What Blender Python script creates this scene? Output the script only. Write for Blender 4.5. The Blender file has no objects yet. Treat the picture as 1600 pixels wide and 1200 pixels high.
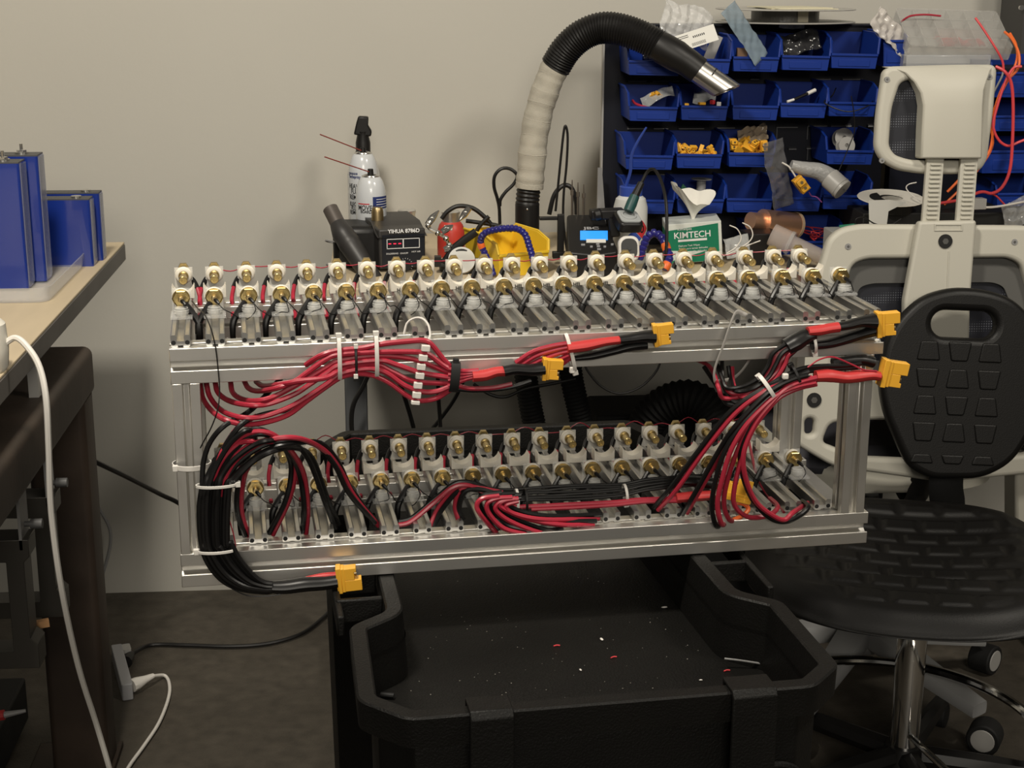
import bpy, math, random
from math import sin, cos, pi, radians, tan, atan2, sqrt
from mathutils import Vector, Matrix
random.seed(7)
SC = bpy.context.scene
COL = SC.collection

# ------------------------------------------------------------------ camera
FOC = 2428.0; PIT = radians(15.15); ROL = radians(.21); YAW = radians(4.7); EYE = 1.343
_R = Vector((cos(YAW), -sin(YAW), 0)); _F = Vector((sin(YAW)*cos(PIT), cos(YAW)*cos(PIT), -sin(PIT))); _U = _R.cross(_F)
CX = cos(ROL)*_R + sin(ROL)*_U; CY = -sin(ROL)*_R + cos(ROL)*_U; CO = Vector((0, 0, EYE))
cam = bpy.data.cameras.new('camera'); cam_o = bpy.data.objects.new('camera', cam); COL.objects.link(cam_o)
cam.sensor_width = 36; cam.lens = FOC/1600*36; cam.clip_start = .05
cam_o.matrix_world = Matrix.Translation(CO) @ Matrix((CX, CY, -_F)).transposed().to_4x4()
SC.camera = cam_o

def ray(u, v): return (u-800)/FOC*CX - (v-600)/FOC*CY + _F
def aty(u, v, y): d = ray(u, v); return CO + d*(y/d.y)
def atz(u, v, z): d = ray(u, v); return CO + d*((z-EYE)/d.z)
def atx(u, v, x): d = ray(u, v); return CO + d*(x/d.x)

# rack frame: x along the rails, y to the back, z up; origin at the front top edge of the upper rail
RO = Vector((-.238, 1.668, .936)); RY = radians(5.77); RH = .239
RM = Matrix.Translation(RO) @ Matrix.Rotation(RY, 4, 'Z')
RX = Vector((cos(RY), sin(RY), 0)); RD = Vector((-sin(RY), cos(RY), 0))
def rk(x, y, z): return RM @ Vector((x, y, z))
def atr(u, v, Y):
    d = ray(u, v); t = ((RO-CO).dot(RD)+Y)/d.dot(RD); return CO + d*t

# ------------------------------------------------------------------ materials
MATS = {}
def mat(name, col, rough=.5, metal=0., alpha=1., bump=0., bscale=200., var=0., vscale=8., emit=None, estr=1., spec=.5, coat=0., stretch=None, trans=0.):
    if name in MATS: return MATS[name]
    m = bpy.data.materials.new(name); m.use_nodes = True; nt = m.node_tree; b = nt.nodes['Principled BSDF']
    b.inputs['Base Color'].default_value = (*col, 1); b.inputs['Roughness'].default_value = rough; b.inputs['Metallic'].default_value = metal
    b.inputs['Alpha'].default_value = alpha; b.inputs['Specular IOR Level'].default_value = spec; b.inputs['Coat Weight'].default_value = coat
    if trans: b.inputs['Transmission Weight'].default_value = trans
    if emit: b.inputs['Emission Color'].default_value = (*emit, 1); b.inputs['Emission Strength'].default_value = estr
    if bump or var:
        tc = nt.nodes.new('ShaderNodeTexCoord'); src = tc.outputs['Object']
        if stretch:
            mp = nt.nodes.new('ShaderNodeMapping'); mp.inputs['Scale'].default_value = stretch; nt.links.new(src, mp.inputs['Vector']); src = mp.outputs['Vector']
    if var:
        n = nt.nodes.new('ShaderNodeTexNoise'); n.inputs['Scale'].default_value = vscale; n.inputs['Detail'].default_value = 6; nt.links.new(src, n.inputs['Vector'])
        r = nt.nodes.new('ShaderNodeMapRange'); r.inputs[1].default_value = .3; r.inputs[2].default_value = .7; r.inputs[3].default_value = 1-var; r.inputs[4].default_value = 1+var
        nt.links.new(n.outputs['Fac'], r.inputs[0])
        mx = nt.nodes.new('ShaderNodeMix'); mx.data_type = 'RGBA'; mx.blend_type = 'MULTIPLY'; mx.inputs[0].default_value = 1; mx.inputs[6].default_value = (*col, 1)
        nt.links.new(r.outputs[0], mx.inputs[7]); nt.links.new(mx.outputs[2], b.inputs['Base Color'])
    if bump:
        n2 = nt.nodes.new('ShaderNodeTexNoise'); n2.inputs['Scale'].default_value = bscale; n2.inputs['Detail'].default_value = 3; nt.links.new(src, n2.inputs['Vector'])
        bp = nt.nodes.new('ShaderNodeBump'); bp.inputs['Strength'].default_value = bump; bp.inputs['Distance'].default_value = .002
        nt.links.new(n2.outputs['Fac'], bp.inputs['Height']); nt.links.new(bp.outputs['Normal'], b.inputs['Normal'])
    MATS[name] = m; return m

WALL = mat('wall_paint', (.50, .482, .432), .85, bump=.12, bscale=90, var=.03, vscale=1.5)
FLOOR = mat('concrete', (.072, .062, .049), .6, bump=.4, bscale=300, var=.22, vscale=30, spec=.3)
ALU = mat('aluminium', (.84, .82, .775), .40, 1., var=.10, vscale=14, stretch=(.15, 1, 1))
ALUD = mat('anodised_bar', (.56, .555, .54), .36, 1., var=.10, vscale=20)
STEEL = mat('bright_steel', (.72, .71, .68), .22, 1.)
CHROME = mat('chrome', (.75, .74, .72), .08, 1.)
BRASS = mat('brass', (.50, .38, .165), .32, 1.)
BRASSD = mat('dull_brass', (.42, .32, .17), .4, 1.)
COPPER = mat('copper', (.88, .52, .34), .36, .85)
RUST = mat('mill_scale_steel', (.042, .029, .021), .55, .25, var=.45, vscale=6, bump=.15, bscale=60)
BLK = mat('black_plastic', (.009, .0083, .008), .42, spec=.4)
BLKM = mat('matte_black', (.006, .006, .006), .7)
TOTE = mat('tote_plastic', (.0055, .0052, .0046), .5, bump=.35, bscale=420, var=.3, vscale=9, spec=.22)
PU = mat('black_polyurethane', (.0042, .0038, .0035), .46, spec=.32, bump=.12, bscale=500)
REDC = mat('red_silicone', (.385, .024, .046), .34)
REDS = mat('red_heatshrink', (.50, .034, .034), .45)
REDF = mat('faded_red_wire', (.68, .06, .07), .4)
ORNG = mat('orange_plastic', (.85, .16, .03), .4)
BLKC = mat('black_silicone', (.007, .0065, .0065), .36, spec=.35)
YEL = mat('yellow_nylon', (.82, .42, .035), .4)
YELB = mat('yellow_plastic', (.80, .53, .03), .4)
NYL = mat('white_nylon', (.74, .71, .66), .45)
WHT = mat('white_plastic', (.73, .70, .62), .5)
CREAM = mat('printed_white_plastic', (.76, .71, .61), .55, bump=.1, bscale=900)
CLEAR = mat('clear_acrylic', (.80, .80, .78), .10, alpha=.24)
FROST = mat('frosted_acrylic', (.78, .76, .70), .3, alpha=.62)
POLY = mat('clear_plastic', (.75, .76, .76), .15, alpha=.25)
BAG = mat('plastic_bag', (.72, .73, .72), .12, alpha=.32)
MILKY = mat('milky_plastic', (.72, .72, .70), .25, alpha=.30)
OFFW = mat('chair_shell', (.52, .50, .43), .5, bump=.06, bscale=700)
GREY = mat('grey_plastic', (.27, .268, .265), .5)
BASEG = mat('grey_chair_base', (.30, .30, .30), .5)
SECT = mat('shaded_section', (.075, .07, .062), .42, .6)  # aluminium under the bench, its shade put into the dark colour
LGREY = mat('light_grey_paint', (.42, .41, .39), .45)
SLATE = mat('slate_paint', (.040, .044, .055), .45)
NAVY = mat('navy_panel', (.006, .007, .014), .5, spec=.3)
BIN = mat('blue_bin_plastic', (.006, .030, .225), .42, spec=.3)
CELL = mat('blue_cell_wrap', (.010, .030, .22), .2, coat=.5)
CELLT = mat('cell_top', (.06, .06, .06), .5)
WOOD = mat('birch_board', (.56, .46, .31), .55, var=.06, vscale=5, stretch=(6, 1, 1))
TAN = mat('kraft_board', (.60, .46, .30), .65, var=.06, vscale=5)
STATION = mat('charcoal_paint', (.030, .028, .027), .45)
GREEN = mat('green_print', (.010, .17, .09), .6, spec=.2)
PAPER = mat('white_paper', (.74, .73, .68), .7)
TISSUE = mat('tissue', (.74, .72, .66), .9)
LOC = mat('violet_blue_hose', (.022, .020, .17), .3)
CANV = mat('hose_bandage', (.46, .43, .36), .9, bump=.6, bscale=900, var=.12, vscale=30)
MESHM = mat('chair_mesh', (.014, .013, .017), .6)
LCD = mat('lcd_screen', (.02, .2, .6), .3, emit=(.04, .33, .95), estr=.9)
LED = mat('led_digits', (.5, .01, .02), .3, emit=(1., .03, .08), estr=1.6)
WPRT = mat('white_print', (.72, .72, .72), .5)
BPRT = mat('black_print', (.015, .015, .015), .5)
NPRT = mat('navy_print', (.015, .03, .14), .5)
REDP = mat('red_print', (.55, .03, .04), .45)
REDB = mat('red_bottle_plastic', (.55, .05, .035), .4)
BLUP = mat('blue_cap', (.03, .07, .35), .4)
TEAL = mat('teal_sleeve', (.010, .065, .062), .45)
PCB = mat('green_board', (.03, .22, .13), .5)
PURP = mat('grey_blue_cushion', (.045, .045, .055), .7)

# ------------------------------------------------------------------ mesh builder
def frame(p, x=None, z=None):
    p = Vector(p)
    if x is not None and z is None:
        x = Vector(x).normalized(); up = Vector((0, 0, 1)) if abs(x.z) < .95 else Vector((0, 1, 0)); y = up.cross(x).normalized(); z = x.cross(y)
    elif x is None:
        z = Vector(z).normalized(); t = Vector((1, 0, 0)) if abs(z.x) < .9 else Vector((0, 1, 0)); y = z.cross(t).normalized(); x = y.cross(z)
    else:
        x = Vector(x).normalized(); z = Vector(z); z = (z - x*z.dot(x)).normalized(); y = z.cross(x)
    m = Matrix((x, y, z)).transposed().to_4x4(); m.translation = p; return m

def crom(pts, k=6):
    pts = [Vector(p) for p in pts]
    if len(pts) < 3 or k <= 1: return pts
    P = [2*pts[0]-pts[1]] + pts + [2*pts[-1]-pts[-2]]; out = []
    for i in range(1, len(P)-2):
        a, b, c, d = P[i-1:i+3]
        for j in range(k):
            t = j/k; out.append(.5*((2*b)+(c-a)*t+(2*a-5*b+4*c-d)*t*t+(3*b-a-3*c+d)*t**3))
    out.append(P[-2]); return out

class MB:
    def __init__(s, M=None): s.v = []; s.f = []; s.m = []; s.M = M or Matrix(); s.mi = 0
    def add(s, vs, fs):
        o = len(s.v); s.v += [s.M @ Vector(q) for q in vs]; s.f += [[i+o for i in f] for f in fs]; s.m += [s.mi]*len(fs); return s
    def box(s, x0, x1, y0, y1, z0, z1):
        vs = [(x, y, z) for x in (x0, x1) for y in (y0, y1) for z in (z0, z1)]
        return s.add(vs, [(0, 1, 3, 2), (4, 6, 7, 5), (0, 4, 5, 1), (2, 3, 7, 6), (0, 2, 6, 4), (1, 5, 7, 3)])
    def obox(s, m, sx, sy, sz):
        old = s.M; s.M = old @ m; s.box(-sx/2, sx/2, -sy/2, sy/2, -sz/2, sz/2); s.M = old; return s
    def prism(s, pts, d0, d1, plane='xy'):
        def q(a, b, d): return {'xy': (a, b, d), 'xz': (a, d, b), 'yz': (d, a, b)}[plane]
        n = len(pts); vs = [q(a, b, d0) for a, b in pts] + [q(a, b, d1) for a, b in pts]
        ar = sum(pts[i][0]*pts[(i+1) % n][1]-pts[(i+1) % n][0]*pts[i][1] for i in range(n))
        fl = (ar > 0) ^ (plane == 'xz')
        if plane == 'yz': fl = ar > 0
        fs = [list(range(n)), list(range(2*n-1, n-1, -1))] + [(i, i+n, (i+1) % n+n, (i+1) % n) for i in range(n)]
        if fl: fs = [list(reversed(f)) for f in fs]
        return s.add(vs, fs)
    def cyl(s, p0, p1, r0, r1=None, n=16, caps=True):
        r1 = r0 if r1 is None else r1; p0 = Vector(p0); p1 = Vector(p1); m = frame(p0, z=p1-p0); L = (p1-p0).length
        vs = [m @ Vector((r*cos(2*pi*i/n), r*sin(2*pi*i/n), z)) for r, z in ((r0, 0), (r1, L)) for i in range(n)]
        fs = [(i, (i+1) % n, (i+1) % n+n, i+n) for i in range(n)]
        if caps: fs += [list(range(n-1, -1, -1)), list(range(n, 2*n))]
        return s.add(vs, fs)
    def tube(s, pts, r, n=8, k=6, flat=1., caps=True, up=None):
        p = crom(pts, k); N = len(p)
        if isinstance(r, (list, tuple)):
            R = []
            for i in range(N):
                t = i/(N-1)*(len(r)-1); j = min(int(t), len(r)-2); R.append(r[j]*(1-(t-j))+r[j+1]*(t-j))
        else: R = [r]*N
        T = [(p[min(i+1, N-1)]-p[max(i-1, 0)]).normalized() for i in range(N)]
        nn = Vector(up) if up is not None else (Vector((0, 0, 1)) if abs(T[0].z) < .9 else Vector((0, 1, 0)))
        vs = []
        for i in range(N):
            nn = (nn - T[i]*nn.dot(T[i])).normalized(); bb = T[i].cross(nn)
            for j in range(n): a = 2*pi*j/n; vs.append(p[i]+(nn*cos(a)+bb*sin(a)*flat)*R[i])
        fs = [(i*n+j, i*n+(j+1) % n, (i+1)*n+(j+1) % n, (i+1)*n+j) for i in range(N-1) for j in range(n)]
        if caps: fs += [list(range(n-1, -1, -1)), list(range((N-1)*n, N*n))]
        return s.add(vs, fs)
    def lathe(s, prof, m=None, n=24):
        m = m or Matrix(); k = len(prof)
        vs = [m @ Vector((r*cos(2*pi*i/n), r*sin(2*pi*i/n), z)) for r, z in prof for i in range(n)]
        fs = [(j*n+i, j*n+(i+1) % n, (j+1)*n+(i+1) % n, (j+1)*n+i) for j in range(k-1) for i in range(n)]
        if prof[0][0] > 1e-6: fs.append(list(range(n-1, -1, -1)))
        if prof[-1][0] > 1e-6: fs.append(list(range((k-1)*n, k*n)))
        return s.add(vs, fs)
    def ball(s, c, r, n=12):
        r = (r, r, r) if not isinstance(r, (tuple, list)) else r; c = Vector(c)
        pr = [(sin(pi*j/n), -cos(pi*j/n)) for j in range(n+1)]; pr[0] = (1e-7, -1); pr[-1] = (1e-7, 1)
        return s.lathe(pr, Matrix.Translation(c) @ Matrix.Diagonal((*r, 1)), n+4)
    def torus(s, m, R, r, n=40, k=10, a0=0, a1=2*pi):
        full = abs(a1-a0-2*pi) < 1e-6; N = n if full else n+1
        vs = [m @ Vector(((R+r*cos(b))*cos(a), (R+r*cos(b))*sin(a), r*sin(b))) for a in [a0+(a1-a0)*i/n for i in range(N)] for b in [2*pi*j/k for j in range(k)]]
        fs = [(i*k+j, ((i+1) % N)*k+j, ((i+1) % N)*k+(j+1) % k, i*k+(j+1) % k) for i in range(n) for j in range(k)]
        return s.add(vs, fs)
    def grid(s, fn, nu, nv, close_u=False):
        vs = [fn(i/nu, j/nv) for i in range(nu if close_u else nu+1) for j in range(nv+1)]; w = nv+1; mu = nu
        fs = [(i*w+j, ((i+1) % mu if close_u else i+1)*w+j, ((i+1) % mu if close_u else i+1)*w+j+1, i*w+j+1) for i in range(nu) for j in range(nv)]
        return s.add(vs, fs)
    def ring(s, m, ra, rb, w, t=.001, n=28):     # cable tie loop: ellipse in local xy, width along z
        vs = []
        for i in range(n):
            a = 2*pi*i/n
            for q, z in ((0, -w/2), (t, -w/2), (t, w/2), (0, w/2)): vs.append(m @ Vector(((ra+q)*cos(a), (rb+q)*sin(a), z)))
        fs = [(i*4+j, ((i+1) % n)*4+j, ((i+1) % n)*4+(j+1) % 4, i*4+(j+1) % 4) for i in range(n) for j in range(4)]
        return s.add(vs, [tuple(reversed(f)) for f in fs])
    def slab(s, outs, th, bev=0., m=None, res=3):   # flat shape with holes, thickness th along local z
        cu = bpy.data.curves.new('c', 'CURVE'); cu.dimensions = '2D'; cu.fill_mode = 'BOTH'; cu.extrude = max(th/2-bev, .0001); cu.bevel_depth = bev; cu.bevel_resolution = res; cu.offset = -bev
        for o in outs:
            sp = cu.splines.new('POLY'); sp.points.add(len(o)-1); sp.use_cyclic_u = True
            for q, pnt in zip(sp.points, o): q.co = (pnt[0], pnt[1], 0, 1)
        ob = bpy.data.objects.new('c', cu); COL.objects.link(ob); dg = bpy.context.evaluated_depsgraph_get(); me = bpy.data.meshes.new_from_object(ob.evaluated_get(dg))
        m = m or Matrix(); s.add([m @ q.co for q in me.vertices], [list(f.vertices) for f in me.polygons])
        bpy.data.objects.remove(ob); bpy.data.curves.remove(cu); bpy.data.meshes.remove(me); return s
    def text(s, txt, size, m, ex=.0002, al='CENTER', wide=1., bold=0.):
        cu = bpy.data.curves.new('t', 'FONT'); cu.body = txt; cu.size = size; cu.extrude = ex; cu.align_x = al; cu.align_y = 'CENTER'; cu.resolution_u = 3; cu.offset = bold
        ob = bpy.data.objects.new('t', cu); COL.objects.link(ob); dg = bpy.context.evaluated_depsgraph_get(); me = bpy.data.meshes.new_from_object(ob.evaluated_get(dg))
        m = m @ Matrix.Diagonal((wide, 1, 1, 1)); s.add([m @ q.co for q in me.vertices], [list(f.vertices) for f in me.polygons])
        bpy.data.objects.remove(ob); bpy.data.curves.remove(cu); bpy.data.meshes.remove(me); return s
    def build(s, name, mt, parent=None, bevel=0., smooth=35, sub=0, pos=None, weld=False):
        me = bpy.data.meshes.new(name); ob = bpy.data.objects.new(name, me); COL.objects.link(ob)
        if parent is not None: inv = PM[parent.name].inverted(); ob.parent = parent; PM[ob.name] = PM[parent.name]
        else:
            if pos is None:
                xs = [q.x for q in s.v]; ys = [q.y for q in s.v]; zs = [q.z for q in s.v]; pos = ((min(xs)+max(xs))/2, (min(ys)+max(ys))/2, min(zs))
            W = Matrix.Translation(pos); inv = W.inverted(); ob.location = pos; PM[ob.name] = W
        me.from_pydata([inv @ q for q in s.v], [], s.f); me.validate()
        for q in (mt if isinstance(mt, list) else [mt]): me.materials.append(q)
        if isinstance(mt, list): me.polygons.foreach_set('material_index', s.m[:len(me.polygons)])
        if weld:
            import bmesh
            b = bmesh.new(); b.from_mesh(me); bmesh.ops.remove_doubles(b, verts=b.verts, dist=1e-5); b.to_mesh(me); b.free()
        import bmesh as _bm
        q_ = _bm.new(); q_.from_mesh(me); _bm.ops.recalc_face_normals(q_, faces=q_.faces); q_.to_mesh(me); q_.free()
        if smooth: me.shade_smooth(); me.set_sharp_from_angle(angle=radians(smooth))
        if bevel: md = ob.modifiers.new('bevel', 'BEVEL'); md.width = bevel; md.segments = 2; md.limit_method = 'ANGLE'; md.angle_limit = radians(40)
        if sub: md = ob.modifiers.new('sub', 'SUBSURF'); md.levels = md.render_levels = sub
        me.update(); return ob
PM = {}
def tag(o, label, cat, group=None, kind=None):
    o['label'] = label; o['category'] = cat
    if group: o['group'] = group
    if kind: o['kind'] = kind
    return o
def thing(name, label, cat, loc=(0, 0, 0), rz=0., group=None):
    o = bpy.data.objects.new(name, None); COL.objects.link(o); o.empty_display_size = .02; o.location = loc; o.rotation_euler = (0, 0, rz)
    PM[o.name] = Matrix.Translation(loc) @ Matrix.Rotation(rz, 4, 'Z'); return tag(o, label, cat, group)
def struct(o): o['kind'] = 'structure'; return o
def dup(root, M, label, group=None):
    r = root.copy(); COL.objects.link(r); r.matrix_world = M; r['label'] = label
    if group: r['group'] = group
    for ch in list(root.children):
        c = ch.copy(); COL.objects.link(c); c.parent = r
        for g in ch.children: d = g.copy(); COL.objects.link(d); d.parent = c
    return r
ORD = 'first second third fourth fifth sixth seventh eighth ninth tenth eleventh twelfth thirteenth fourteenth fifteenth sixteenth seventeenth eighteenth nineteenth twentieth twenty-first twenty-second'.split()
def rrect(w, h, r, n=5, cx=0, cy=0):
    o = []
    for qx, qy, a in ((1, 1, 0), (-1, 1, 90), (-1, -1, 180), (1, -1, 270)):
        for i in range(n+1): t = radians(a+90*i/n); o.append((cx+qx*(w/2-r)+r*cos(t), cy+qy*(h/2-r)+r*sin(t)))
    return o
def rpoly(pts, r, n=4):
    o = []; N = len(pts)
    for i in range(N):
        p = Vector(pts[i]); a = Vector(pts[i-1])-p; b = Vector(pts[(i+1) % N])-p; ri = r[i] if isinstance(r, (list, tuple)) else r
        ri = min(ri, a.length*.45, b.length*.45); A = p+a.normalized()*ri; B = p+b.normalized()*ri
        for k in range(n+1): t = k/n; o.append(tuple((1-t)**2*A+2*t*(1-t)*p+t*t*B))
    return o
# ------------------------------------------------------------------ room shell
WY = 3.247
b = MB(); b.box(-3, 3.4, -3, WY+.15, -.1, 0); o = struct(b.build('floor', FLOOR)); 
b = MB(); b.box(-3, 3.4, WY, WY+.12, 0, 2.7); o = struct(b.build('wall_back', WALL))

# lights: ceiling lamps above, plus a soft fill added behind the camera
def area(name, loc, target, sx, sy, power, col=(1, .925, .80)):
    l = bpy.data.lights.new(name, 'AREA'); l.shape = 'RECTANGLE'; l.size = sx; l.size_y = sy; l.energy = power; l.color = col
    o = bpy.data.objects.new(name, l); COL.objects.link(o); o.location = loc; d = Vector(target)-Vector(loc); o.rotation_euler = d.to_track_quat('-Z', 'Y').to_euler(); return o
area('ceiling_lamp_main', (-.49, 1.17, 2.75), (-.2, 2.2, .6), .28, .28, 52)
area('ceiling_lamp_side', (1.7, .9, 2.75), (.6, 2.4, .7), .35, .35, 29)
area('front_fill_light', (.2, -3.2, 2.6), (.2, 2.4, .7), 1.6, .9, 86)  # large soft fill added to brighten fronts and the lower shelf
w = bpy.data.worlds.new('world'); SC.world = w; w.use_nodes = True
w.node_tree.nodes['Background'].inputs[0].default_value = (.80, .75, .66, 1); w.node_tree.nodes['Background'].inputs[1].default_value = .11
SC.view_settings.view_transform = 'Standard'; SC.view_settings.look = 'None'; SC.view_settings.gamma = 1; SC.view_settings.exposure = -.18; SC.view_settings.use_curve_mapping = False
SC.cycles.max_bounces = 6; SC.cycles.transparent_max_bounces = 24; SC.cycles.caustics_reflective = False; SC.cycles.caustics_refractive = False
SC.cycles.use_denoising = True

# ------------------------------------------------------------------ steel workbench on the left
TT = .83
tb = thing('workbench', 'heavy dark steel workbench with a pale board top at the left edge', 'workbench', (-.6, 2.3, 0))
XE = -.494
b = MB(); b.box(-1.6, XE-.001, .9, 2.966, TT-.004, TT); b.build('top_board', WOOD, tb, bevel=.001)
b = MB(); b.box(-1.6, XE, .9, 2.966, TT-.034, TT-.0042); b.build('edge_band', mat('dark_edge', (.10, .092, .085), .5, var=.2), tb, bevel=.0015)
# tube beam, far end at y 2.5
def rtube(y0, y1, x0, x1, z0, z1): 
    q = rrect(x1-x0, z1-z0, .014, 5, (x0+x1)/2, (z0+z1)/2); bb = MB(); bb.prism(q, y0, y1, 'xz'); return bb
BX = -.484
rtube(.9, 2.52, BX-.10, BX, .655, .735).build('side_beam', RUST, tb)
b = MB(); b.prism(rrect(.095, .085, .012, 5, BX-.0495, 2.475), .012, .66); b.build('leg', RUST, tb)
b = MB(); b.box(BX-.14, BX+.004, 2.40, 2.54, 0, .012); b.build('foot_plate', RUST, tb, bevel=.002)
b = MB()
for i in range(16): b.ball((BX-.09+.0055*i, 2.431, .014), (.004, .004, .003), 6)
b.build('weld_bead', mat('weld', (.16, .14, .12), .4, .7), tb)
b = MB(); b.box(BX-1.0, BX-.1, 2.43, 2.52, .655, .735); b.build('cross_beam', RUST, tb)
for y_ in (2.21, 1.6): b = MB(); b.box(BX-.034, BX-.020, y_, y_+.016, .735, TT-.034); b.build('standoff', LGREY, tb)

# hanging aluminium sections under the bench
def hanger(name, label, y, xo, dz):
    h = thing(name, label, 'bracket', (BX-.10, y, .40), 0, 'aluminium sections under the bench')
    x0 = BX-.125+xo
    b = MB(); b.box(x0, x0+.004, y-.022, y+.022, .570+dz, .66); b.build('hanging_plate', GREY, h)
    b = MB(); b.cyl((x0+.004, y, .600), (x0+.012, y, .600), .004); b.cyl((x0+.012, y, .600), (x0+.028, y, .600), .0070, n=14); b.build('thumb_screw', mat('dark_knob', (.09, .09, .09), .5), h)
    b = MB(); P = [(x0-.26, .585+dz), (x0+.012, .585+dz), (x0+.012, .56+dz), (x0+.004, .552+dz), (x0+.004, .44+dz), (x0+.014, .43+dz), (x0+.014, .395+dz), (x0-.26, .395+dz), (x0-.26, .42+dz), (x0-.02, .42+dz), (x0-.02, .552+dz), (x0-.26, .56+dz)]
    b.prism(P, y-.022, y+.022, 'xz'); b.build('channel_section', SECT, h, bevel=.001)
    return h
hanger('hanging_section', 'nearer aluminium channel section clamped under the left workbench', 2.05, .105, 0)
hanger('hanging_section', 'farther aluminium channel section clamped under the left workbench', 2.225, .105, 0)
p = atz(65, 978, .405); b = MB(); b.obox(frame(aty(62, 975, 2.10), x=(1, .3, .05)), .026, .010, .010); tag(b.build('wood_offcut', mat('pine_offcut', (.50, .27, .12), .7)), 'small splintered pine offcut poking out under the workbench', 'offcut')
p = aty(-14, 1120, 2.42)
pl = thing('red_hand_tool', 'red handled hand tool low in the bottom left corner', 'hand tool', (p.x, p.y, p.z-.01))
b = MB(); b.tube([p+Vector((-.08, 0, -.012)), p, p+Vector((.022, 0, .003))], .009, 8); b.build('handle', REDS, pl)
b = MB(); b.tube([p+Vector((.018, 0, .002)), p+Vector((.055, .01, .004))], [.006, .003], 8); b.build('shaft', GREY, pl)
b = MB(); b.box(p.x-.4, -.66, 2.30, 2.62, .02, p.z-.0245); tag(b.build('floor_crate', BLKM, bevel=.004), 'dark crate on the floor under the left workbench', 'crate')

# things standing on the workbench
def cell(px, y, w, d, hgt, lab, bolts=True, rz=0., z0=TT, name='battery_cell'):
    c = aty(*px, y); x1 = c.x
    t = thing(name, lab, 'battery cell', (x1-w/2, y+d/2, z0), rz, 'blue prismatic battery cells')
    M = PM[t.name]
    b = MB(M); b.prism(rrect(w, d, .004, 3), 0, hgt-.002); b.build('cell_body', CELL, t)
    b = MB(M); b.box(-w/2+.001, w/2-.001, -d/2+.001, d/2-.001, hgt-.002, hgt); b.build('cell_lid', CELLT, t)
    for sx in (-1, 1):
        b = MB(M); b.cyl((sx*w*.33, 0, hgt), (sx*w*.33, 0, hgt+.003), .011 if bolts else .009, n=18)
        if bolts: b.cyl((sx*w*.33, 0, hgt+.003), (sx*w*.33, 0, hgt+.006), .008, n=6); b.cyl((sx*w*.33, 0, hgt+.006), (sx*w*.33, 0, hgt+.016), .0028, n=10)
        b.build('terminal', STEEL, t)
    b = MB(M); b.box(w/2-.0002, w/2+.0008, -d/2+.006, d/2-.002, .004, hgt-.004); b.build('clear_wrap_seam', mat('wrap_sheen', (.30, .32, .42), .15, alpha=.6), t)
    return t
ZT = TT+.004
cell((45, 455), 2.512, .174, .048, .203, 'tall blue battery cell nearest the camera in the clear tray', z0=ZT)
cell((73, 440), 2.572, .174, .048, .207, 'tall blue battery cell standing behind the nearest one in the tray', z0=ZT)
cell((145, 395), 2.72, .150, .040, .118, 'short blue battery cell standing on the bare board by the tray', False)
cell((160, 388), 2.775, .150, .036, .121, 'short blue battery cell farthest back toward the wall', False)
# tray
c = atz(70, 482, TT); tr = thing('plastic_tray', 'shallow clear plastic tray under the tall blue cells', 'tray', (-.70, 2.6, TT))
xr = atz(133, 395, TT+.02).x
b = MB(); b.prism(rrect(.42, .31, .02, 5, xr-.21, 2.575), TT+.0006, TT+.003); b.build('tray_base', MILKY, tr)
oo = rrect(.42, .31, .02, 6, xr-.21, 2.575); ii = rrect(.416, .306, .019, 6, xr-.21, 2.575); n = len(oo)
b = MB(); b.add([(x, y, TT+.003) for x, y in oo]+[(x*1., y, TT+.024) for x, y in rrect(.428, .318, .022, 6, xr-.21, 2.575)]+[(x, y, TT+.024) for x, y in rrect(.424, .314, .021, 6, xr-.21, 2.575)]+[(x, y, TT+.003) for x, y in ii],
    [(k*n+i, k*n+(i+1) % n, ((k+1) % 4)*n+(i+1) % n, ((k+1) % 4)*n+i) for k in range(4) for i in range(n)]); b.build('tray_wall', MILKY, tr)
# white round device at the frame edge and its cord
c = aty(-30, 560, 2.0); b = MB(); b.lathe([(.0001, 0), (.030, 0), (.034, .006), (.036, .03), (.034, .062), (.026, .070), (.0001, .072)], Matrix.Translation((c.x, 2.0, TT))); tag(b.build('white_round_device', WHT), 'white rounded device with a cord on the steel workbench', 'device')
def wire(name, lab, cat, pts, r, mt, n=8, k=6, group=None):
    b = MB(); b.tube(pts, r, n, k); return tag(b.build(name, mt), lab, cat, group)
yk = 2.02
pts = [Vector((c.x+.03, 2.0, TT+.035))]+[aty(u, v, y) for u, v, y in ((25, 528, 2.0), (45, 545, 1.99), (62, 575, 1.98), (72, 625, 1.97), (76, 700, 1.97), (80, 800, 1.98), (96, 920, 2.0), (122, 1040, 2.05), (150, 1130, 2.1), (172, 1205, 2.12), (185, 1260, 2.15))]
wire('white_power_cord', 'thick white power cord draped over the left bench edge to the floor', 'power cord', pts, .0042, NYL)
# power strip standing on the floor beside the leg
M1 = atz(187, 1070, .0); M0 = atz(178, 1012, .0)
ps = thing('power_strip', 'grey white power strip lying on the floor by the bench leg', 'power strip', (M1.x, M1.y, 0))
ax = (atz(178, 1000, .03)-atz(198, 1075, .03)).normalized(); ax.z = 0
cen = atz(190, 1040, .03)
fm = frame(cen-Vector((0, 0, .008)), x=ax, z=(0, 0, 1))
b = MB(fm); b.prism(rrect(.19, .021, .004), -.021, .012); b.build('strip_body', mat('strip_grey', (.33, .33, .34), .5), ps, bevel=.0015)
for k in range(4): b = MB(fm); b.obox(Matrix.Translation((-.065+.042*k, -.0105, -.004)), .026, .0008, .024); b.build('socket', GREY, ps)
b = MB(fm); b.prism(rrect(.03, .016, .004, 3, .08, -.018), -.012, .010); b.build('switch_block', LGREY, ps)
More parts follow.
